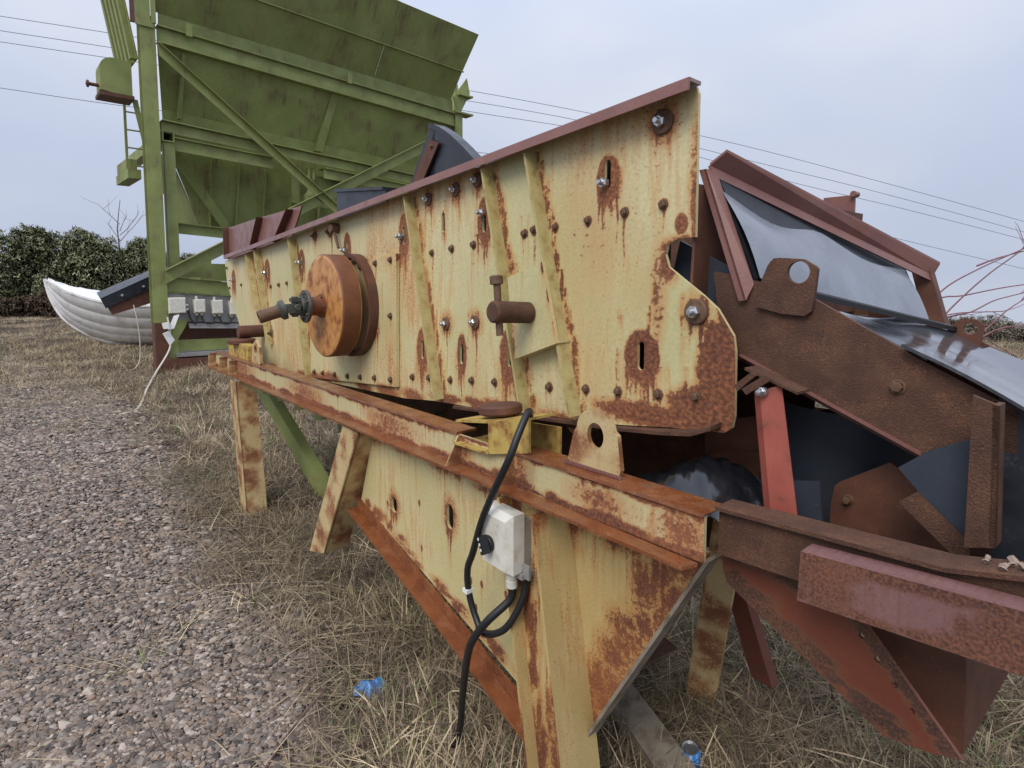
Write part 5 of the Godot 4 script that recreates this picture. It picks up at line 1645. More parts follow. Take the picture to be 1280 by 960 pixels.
# ---------------------------------------------------------------- switch and cables
func build_electrics() -> void:
	var t := thing("switch_box", "off-white switch box with a black rotary knob on the channel leg", "switch box", SCREEN_AT, SCREEN_TURN)
	var st := S()
	# housing with bevelled cover
	var a := [V3(-0.228,0.815,0.042), V3(-0.098,0.815,0.042), V3(-0.098,0.985,0.042), V3(-0.228,0.985,0.042)]
	var b := [V3(-0.231,0.812,0.085), V3(-0.095,0.812,0.085), V3(-0.095,0.988,0.085), V3(-0.231,0.988,0.085)]
	var c := [V3(-0.217,0.824,0.105), V3(-0.109,0.824,0.105), V3(-0.109,0.970,0.105), V3(-0.217,0.970,0.105)]
	hexa(st, a, b)
	hexa(st, b, c)
	part("housing", st, M.plastic, t)
	st = S()
	cyl(st, V3(-0.180,0.886,0.105), V3(-0.180,0.886,0.118), 0.024, 24, 0.002)
	hexa(st, [V3(-0.202,0.906,0.118), V3(-0.178,0.917,0.118), V3(-0.158,0.868,0.118), V3(-0.182,0.857,0.118)], [V3(-0.195,0.910,0.140), V3(-0.183,0.915,0.140), V3(-0.164,0.866,0.140), V3(-0.176,0.861,0.140)])
	var knob := part("knob", st, M.black, t)
	st = S()
	for k in 3:
		box(st, V3(-0.178 - k * 0.0065,0.873 + k * 0.014,0.1405), V3(-0.172 - k * 0.0065,0.880 + k * 0.014,0.1415))
	part("mark", st, M.white_rag, knob)
	st = S()
	box(st, V3(-0.22,0.796,0.014), V3(-0.085,0.8115,0.062))
	slab(st, V3(-0.092,0.80,0.045), V3(-0.066,0.80,0.045), V3(-0.066,0.84,0.045), V3(-0.092,0.84,0.045), V3(0, 0, 0.008))
	slab(st, V3(-0.21,0.812,0.014), V3(-0.10,0.812,0.014), V3(-0.10,0.96,0.014), V3(-0.21,0.96,0.014), V3(0, 0, 0.0275))
	part("bracket", st, M.board, t)
	st = S()
	lathe(st, V3(-0.140,0.796,0.055), Vector3.DOWN, [Vector2(0.018, 0), Vector2(0.018, 0.014), Vector2(0.014, 0.016), Vector2(0.014, 0.02), Vector2(0.018, 0.022), Vector2(0.017, 0.042), Vector2(0.0, 0.044)], 18)
	part("cable_gland", st, M.plastic, t)
	t = thing("power_cable", "thick black cable looping from the spring seat down past the switch box", "cable", SCREEN_AT, SCREEN_TURN)
	st = S()
	tube(st, smooth_points([V3(-0.170,1.19,-0.03), V3(-0.130,1.260,-0.005), V3(-0.094,1.275,0.035), V3(-0.080,1.225,0.080), V3(-0.085,1.158,0.110), V3(-0.136,1.065,0.118), V3(-0.195,0.953,0.122), V3(-0.250,0.836,0.115), V3(-0.287,0.766,0.110), V3(-0.290,0.695,0.105), V3(-0.265,0.628,0.10), V3(-0.215,0.592,0.10), V3(-0.150,0.625,0.075), V3(-0.118,0.70,0.042), V3(-0.11,0.76,0.026), V3(-0.11,0.80,0.026)], 6), 0.0105, 0.0105, 10)
	part("cable_run", st, M.cable, t)
	st = S()
	box(st, V3(-0.303,0.690,0.093), V3(-0.279,0.702,0.119))
	part("cable_tie", st, M.white_rag, t)
	t = thing("lead_cable", "black cable hanging from the switch box gland to the grass", "cable", SCREEN_AT, SCREEN_TURN)
	st = S()
	tube(st, smooth_points([V3(-0.140,0.756,0.055), V3(-0.142,0.715,0.060), V3(-0.180,0.650,0.118), V3(-0.245,0.555,0.128), V3(-0.315,0.43,0.10), V3(-0.38,0.28,0.07), V3(-0.43,0.12,0.05), V3(-0.47,0.02,0.07), V3(-0.56,0.012,0.10)], 6), 0.012, 0.012, 10)
	part("cable_run", st, M.cable, t)

# ---------------------------------------------------------------- the green feeder hopper
func tilt(x: float) -> float:
	return -0.052 * x

func build_feeder() -> void:
	var t := thing("feeder_hopper", "tall green steel feeder hopper on braced posts standing behind the screen", "feeder hopper", FEEDER_AT, FEEDER_TURN)
	var st: SurfaceTool
	# H-section corner post and the far front post
	for e in [[-0.14, 0.09, 0.02, 0.90, 6.1], [6.48, 6.70, 0.35, 0.05, 5.8]]:
		st = S()
		var x0: float = e[0]
		var x1: float = e[1]
		box(st, V3(x0, e[3], 0.10), V3(x1, e[4], 0.115))
		box(st, V3(x0, e[3], -0.115), V3(x1, e[4], -0.10))
		box(st, V3((x0 + x1) / 2 - 0.006, e[3], -0.10), V3((x0 + x1) / 2 + 0.006, e[4], 0.10))
		part("post", st, M.green, t)
	st = S()
	box(st, V3(-0.13, 0.02, -0.11), V3(0.08, 0.90, 0.11))
	part("post_foot", st, M.rust_dark, t)
	st = S()
	box(st, V3(0.17, 0.95, -0.19), V3(0.34, 4.07, -0.02))
	part("inner_post", st, M.green, t)
	# square tube that runs back from the inner post
	st = S()
	for e in [[V3(0.14,4.24,0.02), V3(0.33,4.26,-2.9)], [V3(0.14,4.07,0.02), V3(0.33,4.09,-2.9)]]:
		box(st, V3(e[0].x, e[0].y, e[1].z), V3(e[1].x, e[1].y, e[0].z))
	for x in [0.14, 0.31]:
		box(st, V3(x, 4.09, -2.9), V3(x + 0.02, 4.24, 0.02))
	part("tube_beam", st, M.green, t)
	# rear posts
	for x in [6.5]:
		st = S()
		box(st, V3(x - 0.1, 0.02, -3.1), V3(x + 0.1, 5.2, -2.9))
		part("rear_post", st, M.green, t)
	# rim: a lower channel and the plate above it
	st = S()
	slab(st, V3(0.12,5.96,0.06), V3(6.56,5.70,0.06), V3(6.50,5.44,0.06), V3(0.12,5.72,0.06), V3(0, 0, -0.02))
	slab(st, V3(0.12,5.97,0.14), V3(6.58,5.71,0.14), V3(6.58,5.71,-0.06), V3(0.12,5.97,-0.06), V3(0, 0.02, 0))
	slab(st, V3(0.12,5.70,0.12), V3(6.50,5.42,0.12), V3(6.50,5.42,-0.02), V3(0.12,5.70,-0.02), V3(0, 0.018, 0))
	part("rim_channel", st, M.green, t)
	st = S()
	slab(st, V3(0.16,5.99,0.0), V3(6.50,5.73,0.0), V3(6.44,6.07,0.03), V3(0.16,6.24,0.03), V3(0, 0, -0.02))
	part("rim_plate", st, M.green, t)
	for x in [0.55, 3.6]:
		st = S()
		box(st, V3(x, 5.93 + tilt(x) * 0.7, 0.145), V3(x + 0.10, 6.14 + tilt(x) * 0.7, 0.165))
		part("rim_tab", st, M.green, t)
	# flared wall above the rim, folded once, in two plates side by side
	for e in [[0.10, 4.30], [4.31, 6.40]]:
		st = S()
		var xa: float = e[0]
		var xb: float = e[1]
		slab(st, V3(xa, 6.22 - 0.027 * xa, 0.03), V3(xb, 6.22 - 0.027 * xb, 0.03), V3(xb, 6.80 - 0.03 * xb, 0.50), V3(xa, 6.80 - 0.03 * xa, 0.50), V3(0, 0.01, -0.012))
		part("flare_plate", st, M.green_wall, t)
		st = S()
		slab(st, V3(xa, 6.80 - 0.03 * xa, 0.505), V3(xb, 6.80 - 0.03 * xb, 0.505), V3(xb + 0.10, 7.56 - 0.035 * xb, 1.0), V3(xa, 7.56 - 0.035 * xa, 1.0), V3(0, 0.01, -0.012))
		part("flare_plate", st, M.green_wall, t)
	st = S()
	slab(st, V3(0.1, 6.795, 0.50), V3(6.42, 6.605, 0.50), V3(6.42, 6.605, 0.54), V3(0.1, 6.795, 0.54), V3(0, -0.02, 0))
	part("fold_bar", st, M.green_wall, t)
	# hopper wall below the rim, leaning inwards, with a post and the pale lower strip
	st = S()
	slab(st, V3(0.14,5.72,-0.03), V3(6.50,5.44,-0.03), V3(6.3,4.22,-0.62), V3(0.30,4.52,-0.62), V3(0, -0.004, -0.012))
	part("hopper_wall", st, M.green_wall, t)
	st = S()
	slab(st, V3(0.28,4.74,-0.50), V3(6.32,4.44,-0.50), V3(6.32,4.10,-0.58), V3(0.28,4.40,-0.58), V3(0, 0, -0.012))
	part("wall_strip", st, M.green, t)
	st = S()
	slab(st, V3(3.34,5.62,0.0), V3(3.50,5.62,0.0), V3(3.28,4.42,-0.44), V3(3.12,4.42,-0.44), V3(0, 0, -0.16))
	part("wall_post", st, M.green, t)
	st = S()
	slab(st, V3(0.52,5.66,-0.02), V3(0.58,5.66,-0.02), V3(0.56,4.6,-0.40), V3(0.50,4.6,-0.40), V3(0, 0, -0.10))
	part("wall_post", st, M.green, t)
	# two channels under the wall
	st = S()
	slab(st, V3(0.14,4.40,0.0), V3(6.4,4.02,0.0), V3(6.4,3.84,0.0), V3(0.14,4.23,0.0), V3(0, 0, -0.015))
	slab(st, V3(0.14,4.41,0.10), V3(6.4,4.03,0.10), V3(6.4,4.03,-0.62), V3(0.14,4.41,-0.62), V3(0, 0.015, 0))
	part("upper_channel", st, M.green, t)
	for e in [[0.33, 2.06], [3.12, 6.3]]:
		st = S()
		var xa: float = e[0]
		var xb: float = e[1]
		slab(st, V3(xa,4.17 - 0.06 * xa,-0.05), V3(xb,4.17 - 0.06 * xb,-0.05), V3(xb,3.96 - 0.055 * xb,-0.05), V3(xa,3.96 - 0.055 * xa,-0.05), V3(0, 0, -0.02))
		slab(st, V3(xa,4.17 - 0.06 * xa,0.03), V3(xb,4.17 - 0.06 * xb,0.03), V3(xb,4.17 - 0.06 * xb,-0.3), V3(xa,4.17 - 0.06 * xa,-0.3), V3(0, 0.015, 0))
		part("lower_channel", st, M.green, t)
	# hanger plates with a turnbuckle
	st = S()
	box(st, V3(2.52,3.25,-0.30), V3(2.68,4.02,-0.28))
	box(st, V3(3.06,3.20,-0.30), V3(3.62,3.86,-0.28))
	part("hanger_plate", st, M.green, t)
	st = S()
	cyl(st, V3(2.83,3.98,-0.15), V3(2.83,3.62,-0.15), 0.035, 10)
	cyl(st, V3(2.93,3.98,-0.15), V3(2.93,3.74,-0.15), 0.03, 10)
	lathe(st, V3(2.87,3.68,-0.15), Vector3.DOWN, [Vector2(0.03, 0), Vector2(0.12, 0.03), Vector2(0.08, 0.06), Vector2(0.07, 0.16), Vector2(0.14, 0.28), Vector2(0.14, 0.55), Vector2(0, 0.55)], 14)
	part("turnbuckle", st, M.green, t)
	# funnel with ribs
	st = S()
	prism(st, PackedVector2Array([V2(0.36,4.60), V2(1.02,2.74), V2(1.25,2.58), V2(5.2,2.45), V2(6.2,4.3)]), -1.25, -1.23)
	part("funnel_wall", st, M.green_wall, t)
	for e in [[1.25, 4.1, 1.16, 2.6], [1.78, 4.05, 1.63, 2.55], [2.32, 4.02, 2.18, 2.5], [2.9, 4.0, 2.75, 2.5], [3.6, 3.95, 3.4, 2.5]]:
		st = S()
		slab(st, V3(e[0], e[1], -1.23), V3(e[2], e[3], -1.23), V3(e[2], e[3], -1.14), V3(e[0], e[1], -1.14), V3(0.03, 0, 0))
		part("funnel_rib", st, M.green_wall, t)
	st = S()
	slab(st, V3(0.42,4.10,-0.9), V3(0.62,4.10,-0.9), V3(1.62,2.62,-1.0), V3(1.44,2.58,-1.0), V3(0, 0, -0.08))
	part("funnel_edge", st, M.green_wall, t)
	st = S()
	slab(st, V3(0.50,4.15,-1.24), V3(1.03,2.72,-1.24), V3(1.03,2.72,-2.6), V3(0.50,4.15,-2.9), V3(-0.02, 0, 0))
	part("funnel_side", st, M.green_wall, t)
	# feeder pan under the funnel
	st = S()
	box(st, V3(0.95,1.62,-1.9), V3(5.2,1.98,-1.1))
	box(st, V3(0.42,1.70,-0.75), V3(0.95,2.02,-0.35))
	part("feeder_pan", st, M.green_wall, t)
	# middle beams
	st = S()
	slab(st, V3(0.34,2.67,-0.26), V3(6.5,2.30,-0.26), V3(6.5,2.13,-0.26), V3(0.34,2.50,-0.26), V3(0, 0, -0.02))
	slab(st, V3(0.34,2.68,-0.18), V3(6.5,2.31,-0.18), V3(6.5,2.31,-0.36), V3(0.34,2.68,-0.36), V3(0, 0.012, 0))
	part("middle_beam", st, M.green, t)
	st = S()
	slab(st, V3(0.09,1.70,0.05), V3(6.5,1.12,0.05), V3(6.5,0.88,0.05), V3(0.09,1.46,0.05), V3(0, 0, -0.02))
	slab(st, V3(0.09,1.71,0.13), V3(6.5,1.13,0.13), V3(6.5,1.13,-0.05), V3(0.09,1.71,-0.05), V3(0, 0.015, 0))
	slab(st, V3(0.09,1.44,0.10), V3(6.5,0.86,0.10), V3(6.5,0.86,-0.05), V3(0.09,1.44,-0.05), V3(0, 0.012, 0))
	part("low_beam", st, M.green, t)
	# diagonal braces of angle iron
	st = S()
	angle_iron(st, V3(0.10,5.66,0.165), V3(3.42,3.10,0.165), V3(0.02,-0.20,0), V3(0, 0, 0.11), 0.014)
	part("brace", st, M.green, t)
	st = S()
	angle_iron(st, V3(5.62,4.96,0.130), V3(0.06,1.83,0.130), V3(0.0,-0.25,0), V3(0, 0, 0.12), 0.014)
	part("brace", st, M.green, t)
	# right-hand end of the rim
	st = S()
	slab(st, V3(6.42,6.10,0.10), V3(6.86,6.66,0.10), V3(6.95,6.30,0.10), V3(6.62,5.72,0.10), V3(0, 0, -0.02))
	box(st, V3(6.44,5.74,-0.1), V3(6.98,5.78,0.2))
	box(st, V3(6.55,6.18,-0.1), V3(6.98,6.22,0.2))
	slab(st, V3(6.96,6.62,-0.5), V3(7.04,6.70,-0.5), V3(7.0,5.9,-0.5), V3(6.9,5.9,-0.5), V3(0, 0, -0.3))
	part("rim_end", st, M.green, t)
	# left-hand wall: leaning plate with upright stiffeners
	st = S()
	slab(st, V3(-0.14,5.45,-0.20), V3(-0.42,7.2,-0.20), V3(-0.42,7.2,-1.6), V3(-0.14,5.45,-1.6), V3(0.02, 0, 0))
	part("side_wall", st, M.green_wall, t)
	for k in 5:
		var z := -0.28 - k * 0.27
		st = S()
		slab(st, V3(-0.145,5.46,z), V3(-0.425,7.2,z), V3(-0.50,7.2,z), V3(-0.22,5.46,z), V3(0, 0, -0.12))
		part("side_rib", st, M.green, t)
	# corner box over the post
	st = S()
	box(st, V3(-0.20,6.02,0.12), V3(0.02,6.75,0.14))
	box(st, V3(-0.20,5.90,0.118), V3(0.06,6.02,0.15))
	box(st, V3(0.03,5.98,0.12), V3(0.10,6.5,0.16))
	part("corner_plate", st, M.green, t)
	st = S()
	box(st, V3(-0.27,5.92,0.10), V3(-0.205,6.9,0.14))
	part("rust_strip", st, M.rust_dark, t)
	# round-shouldered guard box outside the post
	st = S()
	var o := PackedVector2Array([V2(-0.66,4.86), V2(-0.20,4.80), V2(-0.20,5.40), V2(-0.42,5.42)])
	for k in 6:
		var d := Vector2.from_angle(lerpf(PI * 0.55, PI, k / 5.0))
		o.append(V2(-0.46,5.22) + d * 0.20)
	prism(st, o, -0.75, -0.35)
	var gb := part("guard_box", st, M.green, t)
	st = S()
	box(st, V3(-0.68,4.77,-0.78), V3(-0.18,4.83,-0.32))
	cyl(st, V3(-0.66,4.95,-0.5), V3(-0.84,4.95,-0.5), 0.03, 10)
	cyl(st, V3(-0.80,4.95,-0.5), V3(-0.83,4.95,-0.5), 0.06, 10)
	part("bearing", st, M.rust_dark, gb)
	st = S()
	slab(st, V3(-0.20,4.8,-0.4), V3(-0.12,4.8,-0.4), V3(0.02,3.9,-0.4), V3(-0.04,3.9,-0.4), V3(0, 0, -0.05))
	part("knee", st, M.green, t)
	# access ladder and its landing
	st = S()
	for x in [-0.22, 0.06]:
		box(st, V3(x - 0.02, 3.55, -1.02), V3(x + 0.02, 5.0, -0.98))
	part("ladder_rail", st, M.green, t)
	for k in 4:
		st = S()
		cyl(st, V3(-0.20, 3.75 + k * 0.32, -1.0), V3(0.04, 3.75 + k * 0.32, -1.0), 0.014, 8)
		part("ladder_rung", st, M.green, t)
	st = S()
	box(st, V3(-0.34,3.42,-1.4), V3(-0.14,3.58,-0.3))
	box(st, V3(-0.32,3.60,-1.4), V3(-0.16,3.78,-0.5))
	part("landing", st, M.green_wall, t)
	# skid and lower members
	st = S()
	slab(st, V3(-0.03,0.25,0.17), V3(6.6,0.12,0.17), V3(6.6,-0.08,0.17), V3(-0.03,-0.04,0.17), V3(0, 0, -0.30))
	part("skid", st, M.rust_dark, t)
	st = S()
	slab(st, V3(0.19,0.34,0.12), V3(6.5,0.22,0.12), V3(6.5,0.22,-0.30), V3(0.19,0.34,-0.30), V3(0, -0.06, 0))
	part("tray", st, M.board, t)
	st = S()
	slab(st, V3(0.22,0.57,0.0), V3(6.5,0.40,0.0), V3(6.5,0.24,0.0), V3(0.22,0.36,0.0), V3(0, 0, -0.05))
	part("sill_channel", st, M.green, t)
	st = S()
	slab(st, V3(0.24,0.95,-0.32), V3(6.5,0.80,-0.32), V3(6.5,0.36,-0.32), V3(0.24,0.5,-0.32), V3(0, 0, -0.04))
	part("back_sill", st, M.rust_dark, t)
	st = S()
	prism(st, PackedVector2Array([V2(0.06,0.94), V2(0.42,0.94), V2(0.36,0.80), V2(0.24,0.60), V2(0.24,0.25), V2(0.06,0.25)]), 0.02, 0.05)
	part("foot_gusset", st, M.green, t)
	# electrical board with its boxes
	st = S()
	slab(st, V3(0.10,1.43,0.04), V3(1.9,1.30,0.04), V3(1.9,0.80,0.04), V3(0.10,0.92,0.04), V3(0, 0, -0.02))
	var board := part("board", st, M.board, t)
	st = S()
	slab(st, V3(0.42,0.87,0.02), V3(1.6,0.80,0.02), V3(1.6,0.72,0.10), V3(0.42,0.79,0.10), V3(0, -0.01, 0))
	part("shelf", st, M.board, board)
	for e in [[0.09, 1.06, 0.36, 1.34], [0.50, 1.06, 0.68, 1.30], [0.80, 1.03, 0.98, 1.28], [1.10, 1.0, 1.28, 1.26]]:
		st = S()
		var lo := V3(e[0], e[1], 0.041)
		var hi := V3(e[2], e[3], 0.15)
		box(st, lo, hi)
		hexa(st, [V3(lo.x, lo.y, hi.z), V3(hi.x, lo.y, hi.z), V3(hi.x, hi.y, hi.z), V3(lo.x, hi.y, hi.z)], [V3(lo.x + 0.015, lo.y + 0.015, hi.z + 0.02), V3(hi.x - 0.015, lo.y + 0.015, hi.z + 0.02), V3(hi.x - 0.015, hi.y - 0.015, hi.z + 0.02), V3(lo.x + 0.015, hi.y - 0.015, hi.z + 0.02)])
		if e[0] > 0.2:
			cyl(st, V3(lo.x + 0.05, hi.y, 0.09), V3(lo.x + 0.05, hi.y + 0.06, 0.09), 0.022, 10)
			for x in [0.045, 0.125]:
				cyl(st, V3(lo.x + x, lo.y, 0.09), V3(lo.x + x, lo.y - 0.05, 0.09), 0.024, 10)
			slab(st, V3(lo.x + 0.0, lo.y + 0.02, 0.151), V3(hi.x, lo.y + 0.02, 0.151), V3(hi.x, lo.y - 0.015, 0.11), V3(lo.x, lo.y - 0.015, 0.11), V3(0, 0, 0.03))
		else:
			for y in [0.06, 0.14]:
				cyl(st, V3(hi.x, lo.y + y, 0.09), V3(hi.x + 0.05, lo.y + y, 0.09), 0.022, 10)
		part("junction_box", st, M.plastic, board)
	for e in [[V3(0.41,1.12,0.09), V3(0.44,0.95,0.11), V3(0.52,0.86,0.12), V3(0.545,1.01,0.09)], [V3(0.625,1.01,0.09), V3(0.66,0.88,0.12), V3(0.80,0.86,0.12), V3(0.845,0.98,0.09)], [V3(0.925,0.98,0.09), V3(0.97,0.85,0.12), V3(1.10,0.84,0.12), V3(1.145,0.95,0.09)]]:
		st = S()
		tube(st, smooth_points(e, 6), 0.018, 0.018, 8)
		part("lead", st, M.cable, board)
	# belt end with rubber skirt sticking out beside the boat
	st = S()
	slab(st, V3(-0.75,1.32,-0.90), V3(0.30,1.86,-0.90), V3(0.30,1.62,-0.90), V3(-0.68,1.14,-0.90), V3(0, 0, -0.03))
	slab(st, V3(-0.75,1.32,-0.90), V3(0.30,1.86,-0.90), V3(0.30,1.92,-1.5), V3(-0.72,1.42,-1.5), V3(0, -0.02, 0))
	var bs := part("belt_skirt", st, M.rubber, t)
	for e in [V2(-0.42,1.37), V2(-0.08,1.53)]:
		st = S()
		lathe(st, V3(e.x, e.y, -0.90), Vector3.BACK, [Vector2(0.025, 0), Vector2(0.025, 0.02), Vector2(0, 0.025)], 8)
		part("bolt", st, M.zinc, bs)
	st = S()
	slab(st, V3(-0.66,1.18,-0.93), V3(0.30,1.64,-0.93), V3(0.30,1.30,-0.93), V3(-0.58,1.02,-0.93), V3(0, 0, -0.03))
	part("belt_side", st, M.rust_dark, t)

	# rope tied to the corner post
	var r := thing("rope", "pale rope hanging from the green post with a white rag tied in", "rope")
	st = S()
	var ft := Transform3D(Basis(Vector3.UP, deg_to_rad(FEEDER_TURN)), FEEDER_AT)
	tube(st, smooth_points([ft * V3(0.06,1.0,0.16), ft * V3(0.08,0.75,0.20), ft * V3(0.05,0.45,0.26), Vector3(-5.95,0.12,-9.55), Vector3(-5.45,0.03,-8.5), Vector3(-4.95,0.022,-7.6), Vector3(-4.72,0.018,-7.1), Vector3(-4.78,0.015,-6.9)], 8), 0.015, 0.015, 8)
	part("line", st, M.rope, r)
	st = S()
	var k0 := ft * V3(0.02,0.88,0.20)
	for e in [[V3(0.16,1.02,0.16), V3(0.24,1.04,0.17), V3(0.14,0.80,0.20), V3(0.05,0.78,0.20)], [V3(-0.04,0.72,0.22), V3(0.05,0.76,0.24), V3(0.14,0.60,0.22), V3(0.06,0.50,0.22)], [V3(-0.04,0.90,0.2), V3(0.06,0.92,0.22), V3(0.06,0.80,0.22), V3(-0.02,0.80,0.2)]]:
		slab(st, ft * e[0], ft * e[1], ft * e[2], ft * e[3], ft.basis * V3(0, 0, 0.03))
	part("rag", st, M.white_rag, r)
	# thin cord from the belt end to the ground
	r = thing("cord", "thin white cord dangling from the black belt end before the boat", "cord")
	st = S()
	tube(st, smooth_points([ft * V3(-0.25,1.19,-0.91), ft * V3(-0.22,0.95,-0.86), ft * V3(-0.19,0.6,-0.86), ft * V3(-0.20,0.2,-0.86), ft * V3(-0.30,0.02,-0.80), ft * V3(-0.45,0.01,-0.7)], 6), 0.010, 0.010, 6)
	part("line", st, M.rope, r)

# ---------------------------------------------------------------- the boat
func boat_point(s: float, q: float, side: float) -> Vector3:
	# s from bow to stern, q from keel to gunwale
	var keel := 0.0
	var ks := [[0.0, 1.50], [0.018, 1.16], [0.07, 0.66], [0.17, 0.27], [0.28, 0.08], [0.42, 0.02], [0.75, 0.02], [1.0, 0.14]]
	for i in ks.size() - 1:
		if s >= ks[i][0]:
			keel = lerpf(ks[i][1], ks[i + 1][1], clampf((s - ks[i][0]) / (ks[i + 1][0] - ks[i][0]), 0.0, 1.0))
	var sheer := 1.06 + 0.60 * pow(maxf(0.0, 1.0 - s / 0.42), 1.7) + 0.22 * pow(maxf(0.0, (s - 0.6) / 0.4), 2.0)
	var beam := 0.98 * pow(sin(PI * clampf(0.02 + s * 0.62, 0.0, 1.0)), 0.75) * clampf(s * 9.0, 0.03, 1.0)
	var y := lerpf(keel, sheer, pow(q, 1.25))
	return Vector3(s * 5.6, y, side * beam * (0.06 + 0.94 * pow(q, 0.55)))

func build_boat() -> void:
	var t := thing("rowing_boat", "white lapstrake rowing boat lying on the gravel behind the green post", "boat", Vector3(-11.46, -0.01, -14.2), 8.0)
	var n := 26
	var strakes := [0.0, 0.16, 0.34, 0.53, 0.76, 1.0]
	for side in [1.0, -1.0]:
		for k in 5:
			var st := S()
			st.set_smooth_group(1)
			for i in n:
				var s0 := pow(i / float(n), 1.5)
				var s1 := pow((i + 1) / float(n), 1.5)
				var lo: float = strakes[k]
				var hi: float = strakes[k + 1] + (0.02 if k < 4 else 0.0)
				var out := V3(0, 0, 0.022 * side)
				var up := V3(0, 0, 0.004 * side)
				face(st, [boat_point(s0, lo, side) + out, boat_point(s1, lo, side) + out, boat_point(s1, hi, side) + up, boat_point(s0, hi, side) + up], V3(0, 0.1, side))
				face(st, [boat_point(s0, lo, side) + out, boat_point(s1, lo, side) + out, boat_point(s1, lo, side), boat_point(s0, lo, side)], Vector3.DOWN)
			part("strake", st, M.boat, t)
		var st2 := S()
		for i in n:
			var a := boat_point(pow(i / float(n), 1.5), 1.0, side)
			var b := boat_point(pow((i + 1) / float(n), 1.5), 1.0, side)
			slab(st2, a + V3(0, -0.03, -0.02 * side), b + V3(0, -0.03, -0.02 * side), b + V3(0, -0.03, 0.035 * side), a + V3(0, -0.03, 0.035 * side), V3(0, 0.05, 0))
		part("gunwale", st2, M.boat, t)
	var st := S()
	tube(st, smooth_points([boat_point(0, 1, 0) + V3(-0.02, 0.03, 0), boat_point(0.018, 0, 0), boat_point(0.07, 0, 0), boat_point(0.17, 0, 0), boat_point(0.28, 0, 0), boat_point(0.5, 0, 0), boat_point(1, 0, 0)], 5), 0.04, 0.04, 8)
	part("keel", st, M.boat, t)
	st = S()
	face(st, [boat_point(1, 0, 1), boat_point(1, 0.4, 1), boat_point(1, 1, 1), boat_point(1, 1, -1), boat_point(1, 0.4, -1), boat_point(1, 0, -1)], Vector3.RIGHT)
	part("transom", st, M.boat, t)
	# crumpled white cover inside the gunwales
	st = S()
	st.set_smooth_group(1)
	var f := FastNoiseLite.new()
	f.seed = 3
	f.frequency = 0.9
	for i in 40:
		for j in 10:
			var q := []
			for e in [[i, j], [i + 1, j], [i + 1, j + 1], [i, j + 1]]:
				var s: float = 0.01 + 0.94 * e[0] / 40.0
				var c := boat_point(s, 0.97, 1.0)
				var v: float = e[1] / 10.0 * 2.0 - 1.0
				q.append(V3(c.x, c.y + 0.02 + (1.0 - v * v) * (0.05 + 0.11 * absf(f.get_noise_2d(s * 9.0, v)) + 0.10 * exp(-pow((s - 0.19) * 22.0, 2)) + 0.08 * exp(-pow((s - 0.32) * 18.0, 2))), c.z * v * 0.97))
			face(st, q, Vector3.UP)
	part("cover", st, M.boat, t)
	st = S()
	for e in [[1.2, 0.10], [2.6, 0.05]]:
		box(st, V3(e[0], -0.05, -0.5), V3(e[0] + 0.9, 0.05, 0.75))
	part("bottom_board", st, M.wood, t)

# ---------------------------------------------------------------- wires and litter
func build_wires() -> void:
	var runs := [[V3(-38.0,19.98,-40.6), V3(-35.2,19.76,-41.2), V3(-28.8,19.20,-42.5), V3(-16.9,18.11,-45.0), V3(-3.2,16.84,-47.8), V3(8.2,15.47,-50.2), V3(20.2,13.78,-52.7), V3(35.0,10.99,-55.7), V3(52.1,7.57,-59.2), V3(58.3,6.22,-60.5)],
		[V3(-38.0,19.04,-40.6), V3(-35.3,18.80,-41.2), V3(-28.8,18.21,-42.5), V3(-17.0,17.11,-45.0), V3(-3.2,16.02,-47.8), V3(8.2,14.67,-50.2), V3(21.2,12.42,-52.9), V3(35.1,9.94,-55.7), V3(52.2,6.53,-59.3), V3(58.4,5.14,-60.6)],
		[V3(-38.1,18.30,-40.6), V3(-35.3,18.05,-41.2), V3(-28.9,17.48,-42.5), V3(-17.0,16.46,-45.0), V3(-3.2,15.20,-47.8), V3(9.6,13.81,-50.5), V3(25.8,10.59,-53.8), V3(37.8,8.50,-56.3), V3(50.9,6.02,-59.0), V3(58.5,4.48,-60.6)],
		[V3(-38.3,15.22,-40.6), V3(-35.5,14.93,-41.1), V3(-28.5,14.22,-42.6), V3(-17.1,13.32,-44.9), V3(-3.3,12.09,-47.8), V3(11.1,10.50,-50.8), V3(26.7,7.71,-54.0), V3(39.1,5.30,-56.6), V3(52.5,2.79,-59.3), V3(58.8,1.57,-60.6)]]
	var names := ["topmost overhead power line crossing the sky behind the hopper", "second overhead power line just under the topmost", "third overhead power line under the close upper pair", "lowest overhead power line hanging well below the others"]
	for i in 4:
		var st := S()
		tube(st, smooth_points(runs[i], 5), 0.022, 0.022, 5)
		var o := part(numbered("power_line"), st, M.wire, self)
		tag(o, names[i], "power line", "overhead power lines")

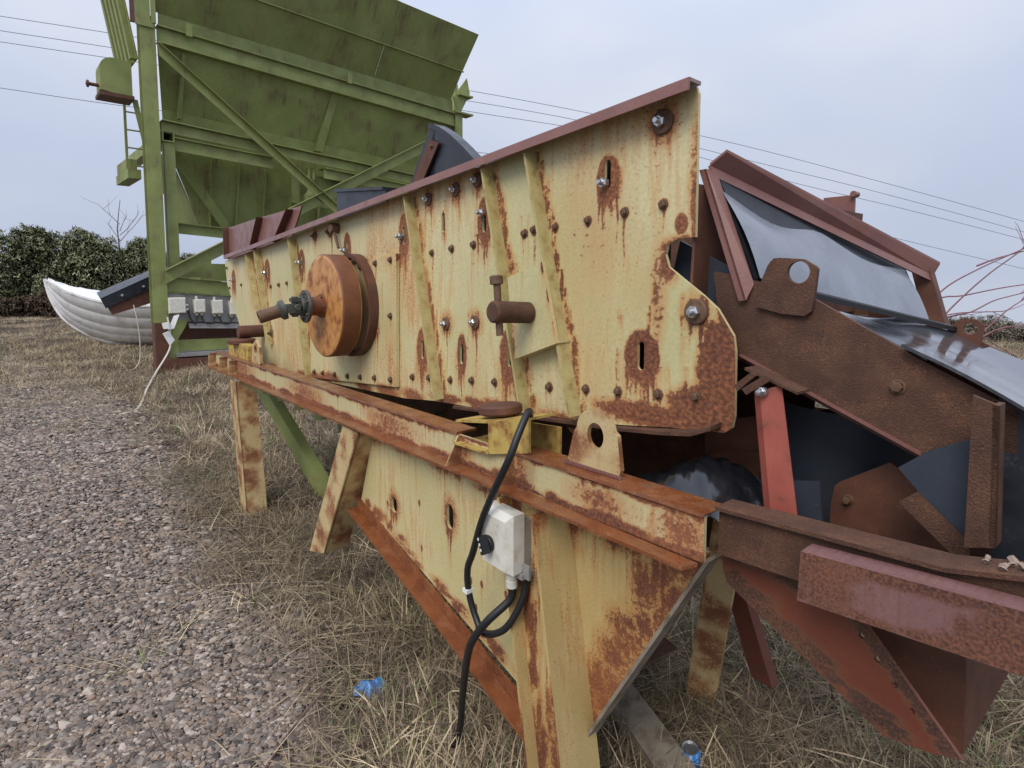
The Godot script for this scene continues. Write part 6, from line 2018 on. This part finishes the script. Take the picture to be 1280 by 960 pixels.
func build_litter() -> void:
	# weathered plank under the gusset
	var st := S()
	bar(st, Vector3(0.30, 0.10, -2.35), Vector3(0.53, 0.075, -1.70), 0.12, 0.05, Vector3(1, 0, 0.3))
	var o := part("timber_plank", st, M.wood, self)
	tag(o, "weathered grey plank lying in the grass behind the channel leg", "plank")
	# crushed drink can standing in the grass
	var t := thing("drink_can", "blue drink can standing in the grass by the plank", "can", Vector3(0.60, -0.012, -1.80))
	st = S()
	lathe(st, V3(0, 0, 0), V3(-0.10, 1.0, 0.12), [Vector2(0, 0.003), Vector2(0.026, 0.0), Vector2(0.033, 0.010), Vector2(0.033, 0.110), Vector2(0.027, 0.124)], 28)
	var can := part("body", st, metal({"seed": 441, "s": 128, "paint": [C(28, 104, 196), C(52, 140, 224)], "rust": [C(226, 206, 90), C(230, 234, 240)], "cover": 0.36, "patch": 4.0, "runs": 0.0, "speck": 0.0, "rough": [0.28, 0.3], "size": 0.12}), t)
	st = S()
	lathe(st, V3(0, 0, 0), V3(-0.10, 1.0, 0.12), [Vector2(0.027, 0.124), Vector2(0.028, 0.127), Vector2(0.025, 0.127), Vector2(0.024, 0.121), Vector2(0, 0.121)], 28)
	part("lid", st, M.zinc, can)
	# scrap of blue wrapper
	st = S()
	st.set_smooth_group(1)
	var f := FastNoiseLite.new()
	f.seed = 4
	f.frequency = 14.0
	for i in 10:
		for j in 8:
			var q := []
			for e in [[i, j], [i + 1, j], [i + 1, j + 1], [i, j + 1]]:
				var x: float = e[0] / 10.0 * 0.11
				var z: float = e[1] / 8.0 * 0.07
				q.append(Vector3(-0.62 + x, 0.035 + 0.05 * f.get_noise_2d(x, z), -2.20 + z))
			face(st, q, Vector3.UP)
	o = part("plastic_scrap", st, plain(C(70, 130, 190), 0.35), self)
	tag(o, "crumpled scrap of blue plastic half hidden in dry grass", "plastic scrap")
	# fallen sticks
	var sticks := [[[Vector3(-0.83,0.02,-1.75), Vector3(-0.80,0.03,-1.95), Vector3(-0.72,0.07,-2.12)], 0.006, "short brown stick with a pale broken end on the gravel"], [[Vector3(-0.55,0.05,-1.85), Vector3(-0.40,0.07,-1.93), Vector3(-0.16,0.10,-1.90)], 0.004, "thin dark twig lying across the grass by the cable"], [[Vector3(-2.9,0.02,-5.9), Vector3(-2.5,0.03,-6.0), Vector3(-1.9,0.04,-5.9)], 0.010, "long dead stalk lying at the edge of the gravel"], [[Vector3(0.75,0.02,-1.72), Vector3(0.82,0.14,-1.92), Vector3(0.85,0.26,-2.0)], 0.003, "pale dry stem leaning up beside the drink can"], [[Vector3(-3.9,0.02,-5.3), Vector3(-3.5,0.03,-5.6), Vector3(-3.0,0.03,-5.7)], 0.008, "crooked brown twig lying on the far gravel"]]
	for s in sticks:
		st = S()
		tube(st, smooth_points(s[0], 5), s[1], s[1] * 0.6, 6)
		o = part(numbered("stick"), st, M.bark, self)
		tag(o, s[2], "stick", "fallen sticks")

func _ready() -> void:
	set_view()
	print("materials")
	set_materials()
	print("ground")
	build_ground()
	build_far()
	print("machines")
	build_feeder()
	build_screen_box()
	set_frame_materials()
	build_support_frame()
	build_chute()
	build_discharge_frame()
	build_electrics()
	build_boat()
	print("plants")
	build_vegetation()
	build_ground_cover()
	build_wires()
	build_litter()
	print("done")
